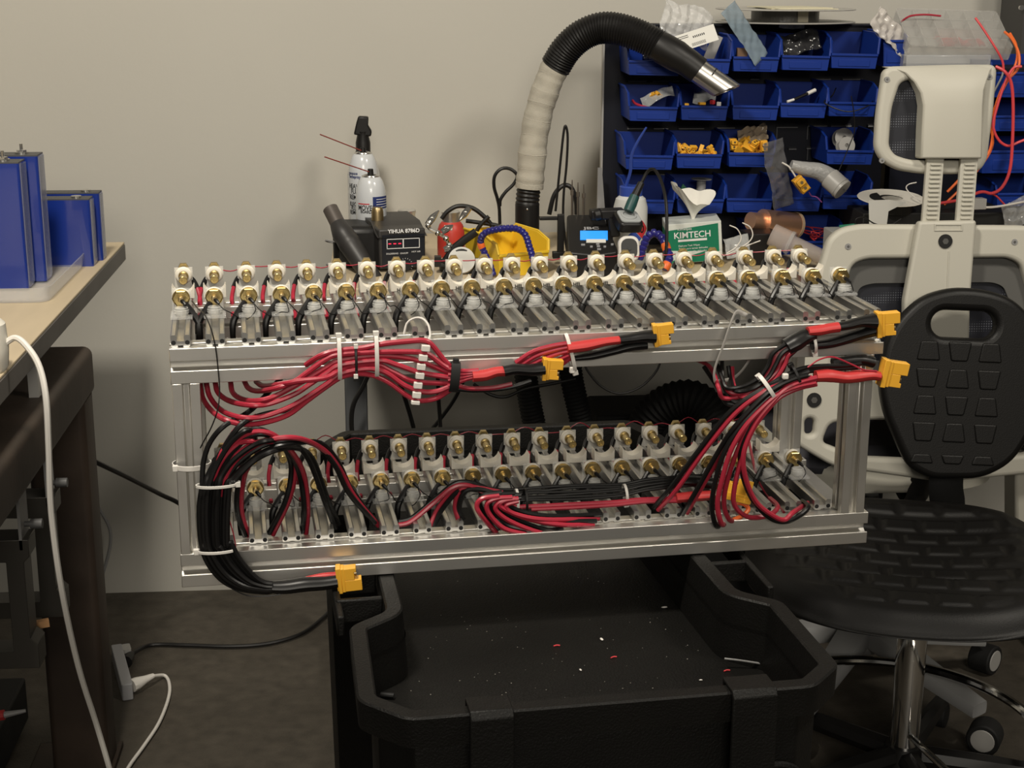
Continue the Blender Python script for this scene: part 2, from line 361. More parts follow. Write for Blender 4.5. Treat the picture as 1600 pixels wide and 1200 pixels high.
# plugs
q = fm @ Vector((-.07, -.011, -.004)); a1 = atz(247, 1052, .022); 
pc = thing('white_plug_cord', 'thin white cord plugged into the power strip end', 'power cord', (q.x, q.y, 0))
b = MB(); dv = (a1-q).normalized(); b.tube([q, q+dv*.012, q+dv*.03, q+dv*.05], [.013, .0125, .008, .0045], 10, 1); b.build('plug', NYL, pc)
pts = [q+dv*.048]+[atz(u, v, .006) for u, v in ((258, 1056), (265, 1072), (262, 1095), (248, 1130), (225, 1165), (200, 1200), (180, 1240))]; b = MB(); b.tube(pts, .0032, 8); b.build('cord', NYL, pc)
q2 = fm @ Vector((.035, -.011, -.002)); pb = thing('black_plug_cord', 'black power cord running across the floor from the power strip', 'power cord', (q2.x, q2.y, 0))
b = MB(); e2 = atz(215, 1008, .02); dv = (e2-q2).normalized(); b.tube([q2, q2+dv*.015, q2+dv*.04], [.013, .012, .006], 10, 1); b.build('plug', BLK, pb)
pts = [q2+dv*.038]+[atz(u, v, .007) for u, v in ((235, 1008), (290, 1008), (350, 1010), (400, 1008), (440, 1001), (475, 988), (505, 965), (535, 935), (560, 905))]; b = MB(); b.tube(pts, .0042, 8); b.build('cord', BLK, pb)
# cords near the wall
wire('black_wall_cord', 'black cable slanting from behind the bench leg toward the rack', 'cable', [aty(u, v, y) for u, v, y in ((120, 706, 2.66), (150, 722, 2.68), (200, 746, 2.78), (250, 772, 2.9), (285, 790, 2.95), (330, 830, 3.0))], .0045, BLK)
wire('grey_wall_cord', 'grey cord curving down the wall beside the bench leg', 'cable', [aty(u, v, 3.22) for u, v in ((140, 770), (155, 795), (170, 822), (173, 845), (168, 872), (160, 900), (150, 950))], .0035, GREY)
# ------------------------------------------------------------------ aluminium rack
LT, LB, RDP = .829, .824, .25
rkt = thing('battery_rack', 'two-tier aluminium extrusion rack full of cell holders', 'rack', rk(.41, .125, -RH-.04), RY)
def prof(w, h, s, d):     # T-slotted profile: s slot opening, d slot depth
    a, c, q, lip, k = w/2, h/2, s/2, .0030, s*.86
    def side(n): return [(-q, -n), (-q, -n+lip), (-k, -n+lip), (-q*.7, -n+d), (q*.7, -n+d), (k, -n+lip), (q, -n+lip), (q, -n)]
    o = [(-a, -c)]+side(c)+[(a, -c)]+[(-y, x) for x, y in side(a)]+[(a, c)]+[(-x, -y) for x, y in side(c)]+[(-a, c)]+[(y, -x) for x, y in side(a)]
    return o
def rail(y0, z1, L, x0=0):
    b = MB(RM); b.prism([(p+y0+.02, q+z1-.02) for p, q in prof(.04, .04, .0110, .0115)], x0, L, 'yz'); return b
for y0, z1, L in ((0, 0, LT), (.21, 0, LT), (0, -RH, LB), (.21, -RH, LB)): rail(y0, z1, L).build('rail', ALU, rkt, bevel=.0007)
for x0 in (0.001, .788):
    for y0 in (0, .22):
        b = MB(RM); b.prism([(p+x0+.015, q+y0+.015) for p, q in prof(.03, .03, .0085, .0085)], -RH, -.04); b.build('post', ALU, rkt, bevel=.0006)
for x0 in (.001, .793):
    for z in (-RH-.034, -.034): b = MB(RM); b.box(x0+.003, x0+.027, .04, .21, z, z+.028); b.build('cross_bar', ALUD, rkt, bevel=.0006)

# ---- one cell holder, local origin at the front bottom of its bar
XT = [.0125, .050, .0893, .127, .1644, .2025, .240, .278, .315, .3515, .3905, .4265, .463, .5015, .538, .578, .616, .656, .6965, .7395, .779, .8155]
XB = [.050+.03795*j for j in range(20)]
hold = thing('cell_holder', 'aluminium cell holder with brass contacts, first from the left on the upper shelf', 'cell holder', (0, 0, 0), 0, 'cell holders on the rack')
BL = .258
b = MB(); w = .0105
b.prism([(-w, .0015), (-w+.0015, 0), (-.003, 0), (-.003, .002), (.003, .002), (.003, 0), (w-.0015, 0), (w, .0015), (w, .0125), (w-.001, .0135), (.0055, .0135), (.0040, .0115), (.0040, .0065), (-.0040, .0065), (-.0040, .0115), (-.0055, .0135), (-w+.001, .0135), (-w, .0125)], 0, BL, 'xz'); b.build('extrusion_bar', ALUD, hold)
for sx in (-1, 1):
    b = MB(); b.cyl((sx*.0074, -.0003, .0050), (sx*.0074, .004, .0050), .0026, n=12); b.build('screw_hole', BLKM, hold)
b = MB(); b.box(-.0125, .0125, .076, .114, .0137, .0165); b.build('base_plate', CLEAR, hold, bevel=.0004)
b = MB(); b.lathe([(.0001, .0165), (.0068, .0165), (.0068, .0185), (.0086, .0190), (.0086, .0225), (.0078, .0228), (.0078, .0250), (.0070, .0256), (.0001, .0256)], Matrix.Translation((0, .0885, 0)), 20); b.build('clamp_knob', mat('clear_knob', (.80, .80, .77), .08, alpha=.42), hold)
b = MB(); b.box(-.0108, .0108, .112, .1142, .0166, .0428); b.build('front_plate', CLEAR, hold)
ZA = .0335
Fy = lambda y, z=ZA: frame((0, y, z), z=(0, -1, 0))
b = MB(); b.lathe([(.0001, 0), (.0100, 0), (.0104, .0012), (.0104, .004), (.0094, .0052), (.0094, .0085), (.0001, .0085)], Fy(.112), 22); b.build('front_bushing', CREAM, hold)
b = MB(); b.lathe([(.0001, 0), (.0102, 0), (.0102, .0012), (.0001, .0012)], Fy(.1035), 20); b.lathe([(.0001, 0), (.0104, 0), (.0104, .0036), (.0092, .0044), (.0001, .0044)], Fy(.1023), 6); b.lathe([(.0001, 0), (.0058, 0), (.0058, .0012), (.0001, .0012)], Fy(.0982), 16); b.build('brass_nut', BRASS, hold)
b = MB(); b.lathe([(.0001, 0), (.0034, 0), (.0034, .0065), (.0026, .0075), (.0001, .0075)], Fy(.0975), 12); b.build('contact_stud', BRASSD, hold)
b = MB(); b.lathe([(.0001, 0), (.0062, 0), (.0062, .005), (.0050, .006), (.0001, .006)], frame((0, .1142, ZA), z=(0, 1, 0)), 6); b.build('back_nut', BRASS, hold)
b = MB(); b.tube([(-.0045, .0985, .0275), (-.0110, .094, .0185), (-.0185, .089, .0070), (-.0200, .087, -.006), (-.0195, .090, -.020)], [.0034, .0042, .0040, .0034, .0030], 10, 4); b.build('black_lug', BLKC, hold)
b = MB(); b.tube([(.0005, .0925, .0330), (.003, .0875, .0312), (.0052, .0835, .0290)], [.0025, .0024, .0014], 8, 3); b.build('wire_sleeve', BLKC, hold)
b = MB(); b.box(-.0110, .0110, .2475, .250, .0136, .0415); b.build('rear_plate', FROST, hold)
ZB = .0312
b = MB(); b.lathe([(.0001, 0), (.0100, 0), (.0104, .001), (.0104, .004), (.0092, .0052), (.0092, .0080), (.0075, .0088), (.0001, .0088)], Fy(.2475, ZB+.0015), 22); b.build('rear_bushing', CREAM, hold)
b = MB(); b.lathe([(.0001, 0), (.0062, 0), (.0062, .004), (.0046, .0045), (.0046, .013), (.0052, .0135), (.0052, .0235), (.0046, .0242), (.0018, .0242), (.0018, .0230), (.0001, .0230)], frame((0, .2395, ZB+.0018), z=(0, -1, -.07)), 16); b.build('brass_pin', BRASS, hold)
b = MB(); b.lathe([(.0001, 0), (.0070, 0), (.0070, .005), (.0045, .0055), (.0045, .010), (.0001, .010)], frame((0, .250, ZB+.0085), z=(0, 1, .1)), 6); b.build('rear_nut', BRASS, hold)
# printed cradle
cr = [(-.0136, .0136), (.0136, .0136), (.0136, .0285)]
for i in range(13):
    a = radians(-14-152*i/12); cr.append((.0132*cos(a), .0330+.0132*sin(a)))
cr.append((-.0136, .0285))
b = MB(); b.prism(cr, .193, .211, 'xz'); cd = b.build('cradle', CREAM, hold, bevel=.0003)
b = MB(); b.text('HEL', .0062, frame((-.001, .1928, .0153), x=(1, 0, 0), z=(0, -1, 0)), .0002, bold=.0001); b.build('printed_mark', BPRT, cd, smooth=0)
b = MB(); b.tube([(-.003, .254, .030), (-.0105, .251, .025), (-.0165, .242, .016)], [.0034, .0036, .0030], 8, 4); b.build('rear_lug', BLKC, hold)
b = MB(); b.tube([(-.0160, .243, .017), (-.0190, .230, .006), (-.0190, .212, -.004), (-.0180, .190, -.016)], .0027, 8, 4); b.build('red_lead', REDC, hold)

YT, YB = .0075, .0175
hm = []
for i, x in enumerate(XT): hm.append((RM @ Matrix.Translation((x, YT, 0)), f'aluminium cell holder with brass contacts, {ORD[i]} from the left on the upper shelf'))
for j, x in enumerate(XB): hm.append((RM @ Matrix.Translation((x, YB, -RH)), f'aluminium cell holder with brass contacts, {ORD[j]} from the left on the lower shelf'))
hold.matrix_world = hm[0][0]; hold['label'] = hm[0][1]
for M, lab in hm[1:]:
    r_ = dup(hold, M, lab, 'cell holders on the rack')
    if 'lower' in lab:      # the lower cradles show no print
        for c_ in r_.children:
            for g_ in list(c_.children): bpy.data.objects.remove(g_)

for c_ in hold.children:
    if c_.name in ('black_lug', 'red_lead', 'rear_lug'): c_.scale.x = -1     # on the end holder the leads leave to the right

# thin sense wires
def sense(xs, yo, z0, i0, name, lab):
    pts = []
    for i in range(i0, len(xs)-1):
        a, c = xs[i], xs[i+1]; j = lambda s: s*random.uniform(.6, 1.2)
        pts += [(a+.005, yo+.082, z0+.029), (a+.0105, yo+.079, z0+.029-j(.007)), (a+.017, yo+.083, z0+.029-j(.0145)), (c-.012, yo+.087, z0+.0115), (c-.002, yo+.080, z0+.029-j(.018)), (c+.007, yo+.078, z0+.029-j(.012))]
    pts += [(xs[-1]+.005, yo+.082, z0+.029)]
    b = MB(RM); b.tube(pts, .0006, 5, 4); tag(b.build(name, BLKC), lab, 'wire')
sense(XT, YT, 0, 1, 'sense_wire', 'thin black sense wire looping along the upper row of front contacts')
sense(XB, YB, -RH, 1, 'sense_wire', 'thin black sense wire looping along the lower row of front contacts')
def rsense(xs, yo, z0, i0, name, lab, up):
    pts = []
    for i in range(i0, len(xs)-1):
        a, c = xs[i], xs[i+1]
        pts += [(a, yo+.259, z0+.038), ((a+c)/2, yo+.258, z0+.036+random.uniform(-.003, .002)+up*abs(sin(i*1.7)))]
    pts += [(xs[-1], yo+.259, z0+.038)]
    b = MB(RM); b.tube(pts, .0007, 5, 4); tag(b.build(name, REDC), lab, 'wire')
rsense(XT, YT, 0, 1, 'sense_wire', 'thin red sense wire strung behind the upper row of rear contacts', 0)
rsense(XB, YB, -RH, 1, 'sense_wire', 'thin red sense wire arching behind the lower row of rear contacts', .012)
b = MB(); b.tube([atr(u, v, y) for u, v, y in ((300, 470, .09), (309, 482, .06), (320, 492, .03), (330, 515, -.004), (337, 545, -.006), (341, 580, -.006), (343, 610, -.01), (340, 640, -.02), (330, 668, -.015), (318, 690, -.006), (312, 702, .002))], .0008, 5, 5)
tag(b.build('sense_wire', BLKC), 'loose thin black wire hanging over the left end of the upper rail', 'wire')
# ------------------------------------------------------------------ cable harnesses
RC = .0031
def tr(pts, y0, y1=None, mid=None):
    """pixel trace -> points on planes of the rack frame; y runs from y0 (to mid) to y1 along the trace"""
    n = len(pts); o = []
    for i, q in enumerate(pts):
        if len(q) > 2: y = q[2]
        else:
            t = i/max(n-1, 1); y1_ = y0 if y1 is None else y1
            y = y0*(1-t)+y1_*t if mid is None else (y0*(1-2*t)+mid*2*t if t < .5 else mid*(2-2*t)+y1_*(2*t-1))
        o.append(atr(q[0], q[1], y))
    return o
def cable(par, pts, mt, r=RC): b = MB(); b.tube(pts, r, 8, 6); return b.build('cable', mt, par)
def shrink(par, name, pts, rs, mt, flat=.75): b = MB(); b.tube(pts, rs, 12, 4, flat=flat, up=RD*-1); return b.build(name, mt, par)
def plug(par, p0, p1, k=1., roll=0., name='connector'):
    """yellow power connector, opening toward p1"""
    m = frame(p0, x=(p1-p0), z=(0, 0, 1)) @ Matrix.Rotation(roll, 4, 'X') @ Matrix.Scale(k, 4)
    b = MB(m)
    b.box(0, .0045, -.0068, .0068, -.0122, .0122)
    b.prism([(.0045, .0006), (.0045, .0112), (.0225, .0112), (.0225, .0006)], -.0056, .0056, 'xz')
    b.prism([(.0045, -.0108), (.0045, .0006), (.0165, .0006), (.0165, -.0068), (.0185, -.0068), (.0185, -.0108)], -.0056, .0056, 'xz')
    b.box(.0045, .0075, -.0062, .0062, -.0114, .0114)
    c = b.build(name, YEL, par, bevel=.0005)
    b = MB(m); b.cyl((.0226, 0, .006), (.0160, 0, .006), .0034, n=12); b.cyl((.0187, 0, -.004), (.0130, 0, -.004), .0030, n=12); b.build('contact_pin', BRASSD, c)
    return c
def tie(par, c, ax, ra, rb, up=(0, 0, 1), w=.0042, head=(0, 1), name='cable_tie', mt=None):
    m = frame(c, x=ax, z=up); m2 = Matrix((m.col[2].xyz, m.col[1].xyz*-1, m.col[0].xyz)).transposed().to_4x4(); m2.translation = c
    b = MB(); b.ring(m2, ra, rb, w, .0012)
    hx = (ra+.002)*head[1]; hy = (rb+.002)*head[0]; b.M = m2; b.box(hx-.0028, hx+.0028, hy-.0028, hy+.0028, -.0032, .0032)
    return b.build(name, mt or NYL, par, bevel=.0004)

# A: red fan of cables from the upper shelf to the connector at mid rail
hA = thing('wire_harness', 'fan of red cables sweeping under the left of the upper rail to a yellow connector', 'wire harness', rk(.25, -.02, -.09), RY)
S = [
 [(478, 570, .0), (500, 556), (526, 548), (564, 544), (600, 537), (640, 533), (662, 532), (674, 538), (692, 560), (703, 572)],
 [(382, 596, .05), (388, 606, .04), (402, 611, .02), (430, 607), (460, 596), (480, 582), (510, 561), (532, 554), (592, 550), (655, 550), (670, 554), (690, 569), (703, 577)],
 [(360, 596, .05), (364, 614, .04), (380, 624, .02), (404, 626), (432, 618), (480, 592), (510, 574), (532, 563), (592, 556), (640, 560), (666, 568), (703, 583)],
 [(336, 596, .05), (341, 614, .04), (360, 627, .02), (390, 633), (420, 631), (460, 616), (482, 602), (510, 583), (532, 570), (592, 563), (620, 570), (656, 582), (703, 590)],
 [(400, 596, .05), (412, 603, .03), (440, 600), (470, 595, -.022), (510, 590, -.024), (534, 577), (570, 569), (592, 570), (616, 582), (648, 596), (703, 599)],
 [(322, 596, .05), (328, 620, .04), (346, 641, .02), (376, 652), (410, 651), (450, 637), (480, 620), (510, 600), (534, 583), (570, 576), (592, 578), (608, 585), (632, 602), (660, 612), (684, 611), (704, 603)],
 [(312, 596, .05), (316, 620, .04), (330, 641, .02), (352, 656), (382, 663), (414, 660), (450, 648), (480, 626), (510, 604), (534, 589), (560, 584), (584, 587), (608, 598), (636, 618), (656, 626), (682, 622), (705, 608)]]
for i, s in enumerate(S): cable(hA, tr(s, -.012-.0015*(i % 2)), REDC)
for k in range(4): cable(hA, tr([(700, 576+9*k, -.014), (716, 579+6*k, -.015), (730, 580+4*k, -.014), (748, 579+3*k, -.015)], -.014), REDC, .0028)
cable(hA, tr([(716, 603), (735, 607), (770, 606), (800, 600)], -.012), REDC, .0028)
cable(hA, tr([(704, 607), (740, 610), (780, 608), (806, 603), (830, 595)], -.01), BLKC, .0028)
tie(hA, atr(710, 589, -.014), RX*1.+Vector((0, 0, -.1)), .0165, .0062, w=.0105, name='fabric_strap', mt=BLKM)
shrink(hA, 'red_heat_shrink', tr([(738, 588), (758, 586), (775, 581), (790, 580)], -.015), [.0085, .0088, .0075, .0078], REDS)
shrink(hA, 'black_heat_shrink', tr([(787, 580), (805, 577), (830, 578), (850, 576)], -.016), [.0092, .0088, .0098, .0106], BLKC, .7)
plug(hA, atr(847, 576, -.016), atr(868, 577, -.017), 1.03, 0)
tie(hA, atr(530, 560, -.012), RX, .0240, .0075, w=.0046, head=(0, 1)); tie(hA, atr(588, 556, -.012), RX, .0235, .0075, w=.0046, head=(0, 1))
tie(hA, atr(556, 565, -.012), RX, .0175, .006, w=.003, head=(0, -1), mt=BLK); 
for v in (541, 588): b = MB(); b.obox(frame(atr(556, v, -.02), x=RX), .0045, .004, .0045); b.build('tie_head', NYL, hA)
for i, (u, v) in enumerate(((665, 544), (661, 559), (658, 573), (656, 587), (653, 602), (651, 617), (649, 629))):
    b = MB(); b.obox(frame(atr(u, v, -.019), x=RX+Vector((0, 0, -.12))), .0095, .006, .0068 if i < 6 else .0042); b.build('comb_block', NYL, hA, bevel=.0006)
b = MB(); b.tube([atr(u, v, y) for u, v, y in ((631, 522, .012), (636, 505, .014), (648, 497, .012), (660, 498, .006), (669, 508, .0), (672, 524, -.006), (668, 533, -.012))], .0013, 6, 5); b.build('comb_tail', NYL, hA)

# B: second red group ending at the middle connector
hB = thing('wire_harness', 'short red cable group ending at the yellow connector in the middle of the upper rail', 'wire harness', rk(.45, -.02, -.03), RY)
for i, s in enumerate([[(806, 567), (832, 550), (862, 541), (892, 536)], [(812, 572), (838, 556), (866, 547), (892, 542)], [(822, 574), (846, 562), (870, 553), (893, 548)], [(838, 577), (858, 570), (876, 561), (894, 553)], [(852, 578), (872, 572), (886, 563), (895, 556)]]): cable(hB, tr(s, -.004, -.013), REDC, .0029)
shrink(hB, 'red_heat_shrink', tr([(886, 544), (915, 540), (945, 534), (971, 531)], -.014), [.0088, .0092, .0070, .0066], REDS, .7)
shrink(hB, 'black_heat_shrink', tr([(968, 531), (985, 529), (1005, 526), (1022, 526)], -.015), [.0078, .0088, .0105, .0125], BLKC, .62)
shrink(hB, 'black_heat_shrink', tr([(896, 560), (925, 556), (955, 549), (985, 541), (1010, 538)], -.009), [.0038, .0058, .0062, .0072, .0075], BLKC, .8)
plug(hB, atr(1020, 524, -.016), atr(1044, 521, -.018), 1.06, 0)
tie(hB, atr(891, 551, -.010), RX+Vector((0, 0, .25)), .0225, .0085, w=.0042, head=(0, -1))
b = MB(); b.obox(frame(atr(894, 578, -.012), x=RX), .006, .006, .007); b.build('tie_head', NYL, hB, bevel=.0008)

# C: bundle rising at the right to the upper right connector
hC = thing('wire_harness', 'black and red cable bundle rising over the upper rail end to a yellow connector', 'wire harness', rk(.70, -.02, -.07), RY)
for i, (m_, s) in enumerate([(REDC, [(1070, 556, .06), (1108, 572, .03), (1122, 604), (1130, 622), (1160, 618), (1188, 600), (1204, 578), (1214, 556), (1236, 540)]),
    (BLKC, [(1120, 570, .02), (1128, 590, .0), (1136, 606), (1160, 604), (1184, 592), (1200, 572), (1208, 552), (1230, 536)]),
    (BLKC, [(1138, 572, .02), (1142, 595, .01), (1150, 611), (1176, 607), (1200, 590), (1212, 570), (1222, 552), (1240, 540)]),
    (REDC, [(1125, 573, .02), (1130, 596, .0), (1142, 614), (1168, 612), (1194, 598), (1214, 580), (1222, 562), (1240, 546)]),
    (BLKC, [(1128, 560, .02), (1130, 600, .0), (1148, 628), (1178, 618), (1206, 600), (1222, 580), (1230, 560), (1244, 546)]),
    (REDC, [(1144, 573, .02), (1146, 600, .01), (1158, 620), (1186, 612), (1210, 594), (1226, 570), (1232, 555), (1246, 544)]),
    (BLKC, [(1100, 573, .03), (1118, 600, .01), (1138, 632), (1170, 624), (1200, 606), (1218, 586), (1226, 562), (1240, 550)])]): cable(hC, tr(s, -.012-.002*(i % 3)), m_, .0027)
shrink(hC, 'black_tape_wrap', tr([(1229, 542), (1244, 534), (1258, 526), (1272, 522)], -.015), [.0125, .0135, .0120, .0095], BLKC, .75)
shrink(hC, 'red_heat_shrink', tr([(1262, 518), (1280, 516), (1296, 513), (1310, 511)], -.019), [.0075, .0082, .0078, .0080], REDS, .75)
shrink(hC, 'black_heat_shrink', tr([(1307, 511), (1325, 508), (1345, 503), (1366, 502)], -.018), [.0072, .0076, .0085, .0135], BLKC, .7)
shrink(hC, 'black_heat_shrink', tr([(1268, 540), (1295, 537), (1320, 530), (1345, 522), (1366, 516)], -.013), [.0062, .0068, .0078, .0080, .0090], BLKC, .8)
plug(hC, atr(1368, 507, -.018), atr(1392, 505, -.020), 1.22, 0)
tie(hC, atr(1270, 535, -.014), RX+Vector((0, 0, .2)), .0125, .009, w=.0036, head=(0, -1))
# big loose tie loop
b = MB(); b.tube([atr(u, v, y) for u, v, y in ((1160, 490, .01), (1150, 488, .005), (1140, 510, -.006), (1130, 540, -.010), (1118, 572, -.012), (1116, 590, -.01), (1122, 596, .0), (1150, 588, .02), (1172, 560, .03), (1184, 525, .02), (1180, 500, .015), (1160, 490, .01))], .0026, 8, 5, flat=.3); b.build('loose_cable_tie', mat('grey_nylon', (.45, .43, .40), .35), hC)

# D: cables fanning down at the right to the lower shelf
hD = thing('wire_harness', 'red and black cables fanning down to the lower shelf from the lower right connector', 'wire harness', rk(.66, -.03, -.24), RY)
D = [(BLKC, [(1262, 584), (1240, 589), (1210, 601), (1186, 611), (1140, 644), (1090, 706), (1049, 761), (1021, 793)], .03),
     (REDC, [(1268, 590), (1240, 595), (1214, 603), (1192, 613), (1150, 645), (1102, 702), (1057, 765), (1028, 797)], .03),
     (BLKC, [(1262, 586), (1240, 592), (1214, 604), (1190, 622), (1147, 668), (1121, 708), (1089, 765), (1066, 804)], .022),
     (REDC, [(1272, 594), (1244, 600), (1216, 610), (1195, 622), (1156, 662), (1130, 706), (1100, 755), (1073, 802)], .022),
     (BLKC, [(1266, 590), (1240, 598), (1216, 612), (1196, 626), (1158, 664), (1133, 704), (1119, 747), (1112, 790), (1118, 820), (1126, 822, .012)], .0),
     (REDC, [(1274, 598), (1246, 604), (1220, 614), (1200, 628), (1166, 664), (1143, 702), (1129, 747), (1121, 787), (1127, 818), (1134, 818, .012)], .0),
     (REDC, [(1276, 594), (1248, 600), (1224, 611), (1206, 626), (1173, 664), (1154, 700), (1138, 745), (1131, 785), (1138, 810), (1150, 816, .012)], .0),
     (REDC, [(1276, 600), (1250, 606), (1226, 616), (1208, 630), (1178, 668), (1160, 712), (1148, 760), (1148, 790), (1170, 808), (1201, 805), (1215, 792), (1203, 779, .04)], .012),
     (REDC, [(1276, 590), (1250, 597), (1228, 607), (1212, 622), (1180, 662), (1162, 709), (1166, 750), (1182, 785), (1208, 806), (1226, 812), (1240, 800), (1262, 786, .03)], .004),
     (BLKC, [(1264, 580), (1244, 590), (1226, 602), (1208, 618), (1176, 660), (1157, 708), (1162, 748), (1178, 784), (1204, 810), (1228, 815), (1250, 805), (1263, 792), (1253, 783, .03)], .004)]
for i, (m_, s, ye) in enumerate(D):
    n = len(s); cable(hD, [atr(q[0], q[1], q[2] if len(q) > 2 else (-.026-.003*(i % 3))+((ye+.026) if j > 2 else 0)*max(0, (j-3)/(n-4))**1.5) for j, q in enumerate(s)], m_)
for i, s in enumerate([[(1196, 606), (1224, 588), (1252, 576), (1280, 572), (1320, 571), (1345, 568)], [(1200, 610), (1226, 594), (1254, 582), (1290, 578), (1340, 574)], [(1190, 612), (1222, 592), (1250, 579), (1286, 575), (1338, 571)]]): cable(hD, tr(s, -.02, -.014), BLKC, .0027)
shrink(hD, 'red_heat_shrink', tr([(1274, 588), (1295, 587), (1320, 590), (1340, 588), (1360, 586), (1374, 588)], -.024), [.0085, .0098, .0085, .0090, .0078, .0068], REDS, .8)
shrink(hD, 'black_heat_shrink', tr([(1300, 566), (1320, 564), (1345, 562), (1364, 566)], -.006), [.0055, .0072, .0080, .0086], BLKC, .8)
b = MB(); b.tube(tr([(1262, 574), (1280, 562), (1302, 558), (1330, 569), (1350, 578), (1370, 580)], -.028), .0010, 6, 5); b.build('signal_wire', REDC, hD)
plug(hD, atr(1376, 581, -.020), atr(1404, 585, -.022), 1.36, 0)
tie(hD, atr(1199, 607, -.024), (atr(1240, 584, -.024)-atr(1160, 640, -.024)), .0185, .011, w=.0048, head=(-.6, .75))
tie(hD, atr(1244, 590, -.024), (atr(1264, 582, -.024)-atr(1224, 600, -.024)), .0145, .010, w=.0034, head=(-.4, .9), mt=BLK)
b = MB(); b.obox(frame(atr(1227, 588, -.036), x=RX), .007, .006, .007); b.build('tie_head', NYL, hD, bevel=.0015)

# E: black bundle at the left, arching over the lower shelf and down to the lowest connector
hE = thing('wire_harness', 'thick black cable bundle arching down the left post to the lowest yellow connector', 'wire harness', rk(.06, -.03, -.25), RY)
def tail(k, y): return [(316+5.4*k, 757, y), (311.5+5.6*k, 790, y), (312+5.4*k, 825, y), (315+5.1*k, 851, y), (321+4.9*k, 872-3.0*k, y), (334+4.6*k, 893-3.1*k, y), (352+4.0*k, 910-3.0*k, y), (378+2.6*k, 921-2.4*k, y), (412, 925-1.9*k, y), (425, 924-1.5*k, y)]
tops = [
 (0, REDC, [(440, 590, .04), (393, 640, .01), (352, 664), (329, 690), (318, 722)]),
 (1, BLKC, [(455, 640, .02), (410, 648, .0), (376, 664), (346, 706), (327, 738)]),
 (2, BLKC, [(383, 838, .04), (370, 795, .03), (376, 738, .02), (398, 690, .0), (388, 672), (362, 690), (340, 724)]),
 (3, BLKC, [(420, 834, .04), (446, 782, .03), (455, 732, .03), (444, 698, .01), (420, 676), (392, 672), (362, 700), (342, 735)]),
 (4, BLKC, [(472, 832, .04), (475, 795, .03), (468, 742, .03), (450, 704, .01), (418, 680), (390, 683), (362, 708), (345, 740)]),
 (5, BLKC, [(524, 826, .04), (507, 782, .03), (483, 720, .02), (458, 692, .01), (424, 688), (396, 696), (366, 718), (348, 742)]),
 (6, BLKC, [(586, 818, .04), (545, 770, .03), (523, 727, .02), (495, 696, .01), (455, 688), (412, 696), (376, 720), (356, 745)]),
 (7, BLKC, [(586, 814, .05), (549, 764, .04), (528, 722, .03), (500, 692, .01), (452, 694), (414, 705), (382, 728), (362, 747)]),
 (8, BLKC, [(530, 820, .05), (512, 780, .04), (488, 716, .03), (462, 700, .01), (430, 704), (400, 718), (378, 738), (366, 752)])]
for k, m_, s in tops:
    y = -.020-.0035*(k % 3); cable(hE, [atr(q[0], q[1], q[2] if len(q) > 2 else y*.9) for q in s]+[atr(*q) for q in tail(k, y)], m_ if k else BLKC)
for s in [[(592, 822, .05), (553, 774, .04), (530, 731, .03), (503, 701, .01), (462, 684), (412, 690), (372, 715), (352, 745), (344, 775)],
          [(388, 838, .05), (377, 795, .04), (383, 740, .03), (404, 706, .01), (396, 690), (372, 694), (346, 720), (332, 750)],
          [(426, 836, .05), (452, 780, .04), (462, 730, .03), (452, 704, .02), (424, 690), (394, 694), (366, 714), (349, 745)],
          [(478, 834, .05), (481, 795, .04), (475, 742, .03), (456, 706, .01), (424, 678), (386, 678), (352, 705), (334, 742)],
          [(400, 650, .02), (372, 668, .0), (350, 700), (335, 735), (326, 760)]]: cable(hE, [atr(q[0], q[1], q[2] if len(q) > 2 else -.021) for q in s], REDC)
shrink(hE, 'black_heat_shrink', tr([(413, 917), (445, 917), (475, 913), (505, 911), (527, 908)], -.020), [.0085, .0100, .0105, .0100, .0095], BLKC, .8)
shrink(hE, 'red_heat_shrink', tr([(478, 904), (505, 900), (528, 899)], -.016), [.003, .0045, .0052], REDS, .8)
plug(hE, atr(526, 905, -.018), atr(560, 901, -.020), 1.25, pi)
cable(hE, tr([(330, 885), (352, 912), (385, 930), (420, 931), (440, 928)], -.024), BLKC, .0008)
tie(hE, atr(338, 758, -.024), Vector((0, 0, 1)), .0085, .0215, up=RD*-1, w=.0034, head=(1, 0)); tie(hE, atr(339, 860, -.024), (atr(333, 885, -.024)-atr(330, 835, -.024)), .0085, .0205, up=RD*-1, w=.0034, head=(1, 0))
tie(hE, rk(.018, .004, -.134), Vector((0, 0, 1)), .0165, .0205, up=RD*-1, w=.0058, head=(-.8, .6))
cable(hE, tr([(357, 740), (360, 765), (356, 800), (366, 840), (371, 880), (376, 905)], -.012), REDC, .0007)

# F: harness lying across the lower bars
hF = thing('wire_harness', 'black and red harness lying across the lower bars to the tilted yellow connector', 'wire harness', rk(.5, .04, -.22), RY)
def lay(s, m_, y, r=.0027): cable(hF, [atr(q[0], q[1], q[2] if len(q) > 2 else y) for q in s], m_, r)
lay([(620, 821, .03), (642, 815, .03), (675, 788), (705, 763), (728, 758), (752, 767), (772, 778), (790, 782)], REDC, .035, .003)
lay([(623, 815, .04), (645, 808, .04), (678, 781), (708, 757), (730, 753), (756, 761), (776, 772), (800, 774)], BLKC, .045, .003)
lay([(672, 822, .03), (684, 795), (706, 768), (724, 760), (750, 763), (785, 770)], REDC, .04, .003); lay([(678, 822, .03), (690, 797), (712, 771), (730, 764), (756, 768)], BLKC, .036, .003)
lay([(716, 812, .03), (711, 790), (719, 766), (742, 762), (765, 770)], REDC, .036, .003); lay([(724, 812, .03), (717, 792), (727, 768), (750, 765), (780, 773)], BLKC, .033, .003)
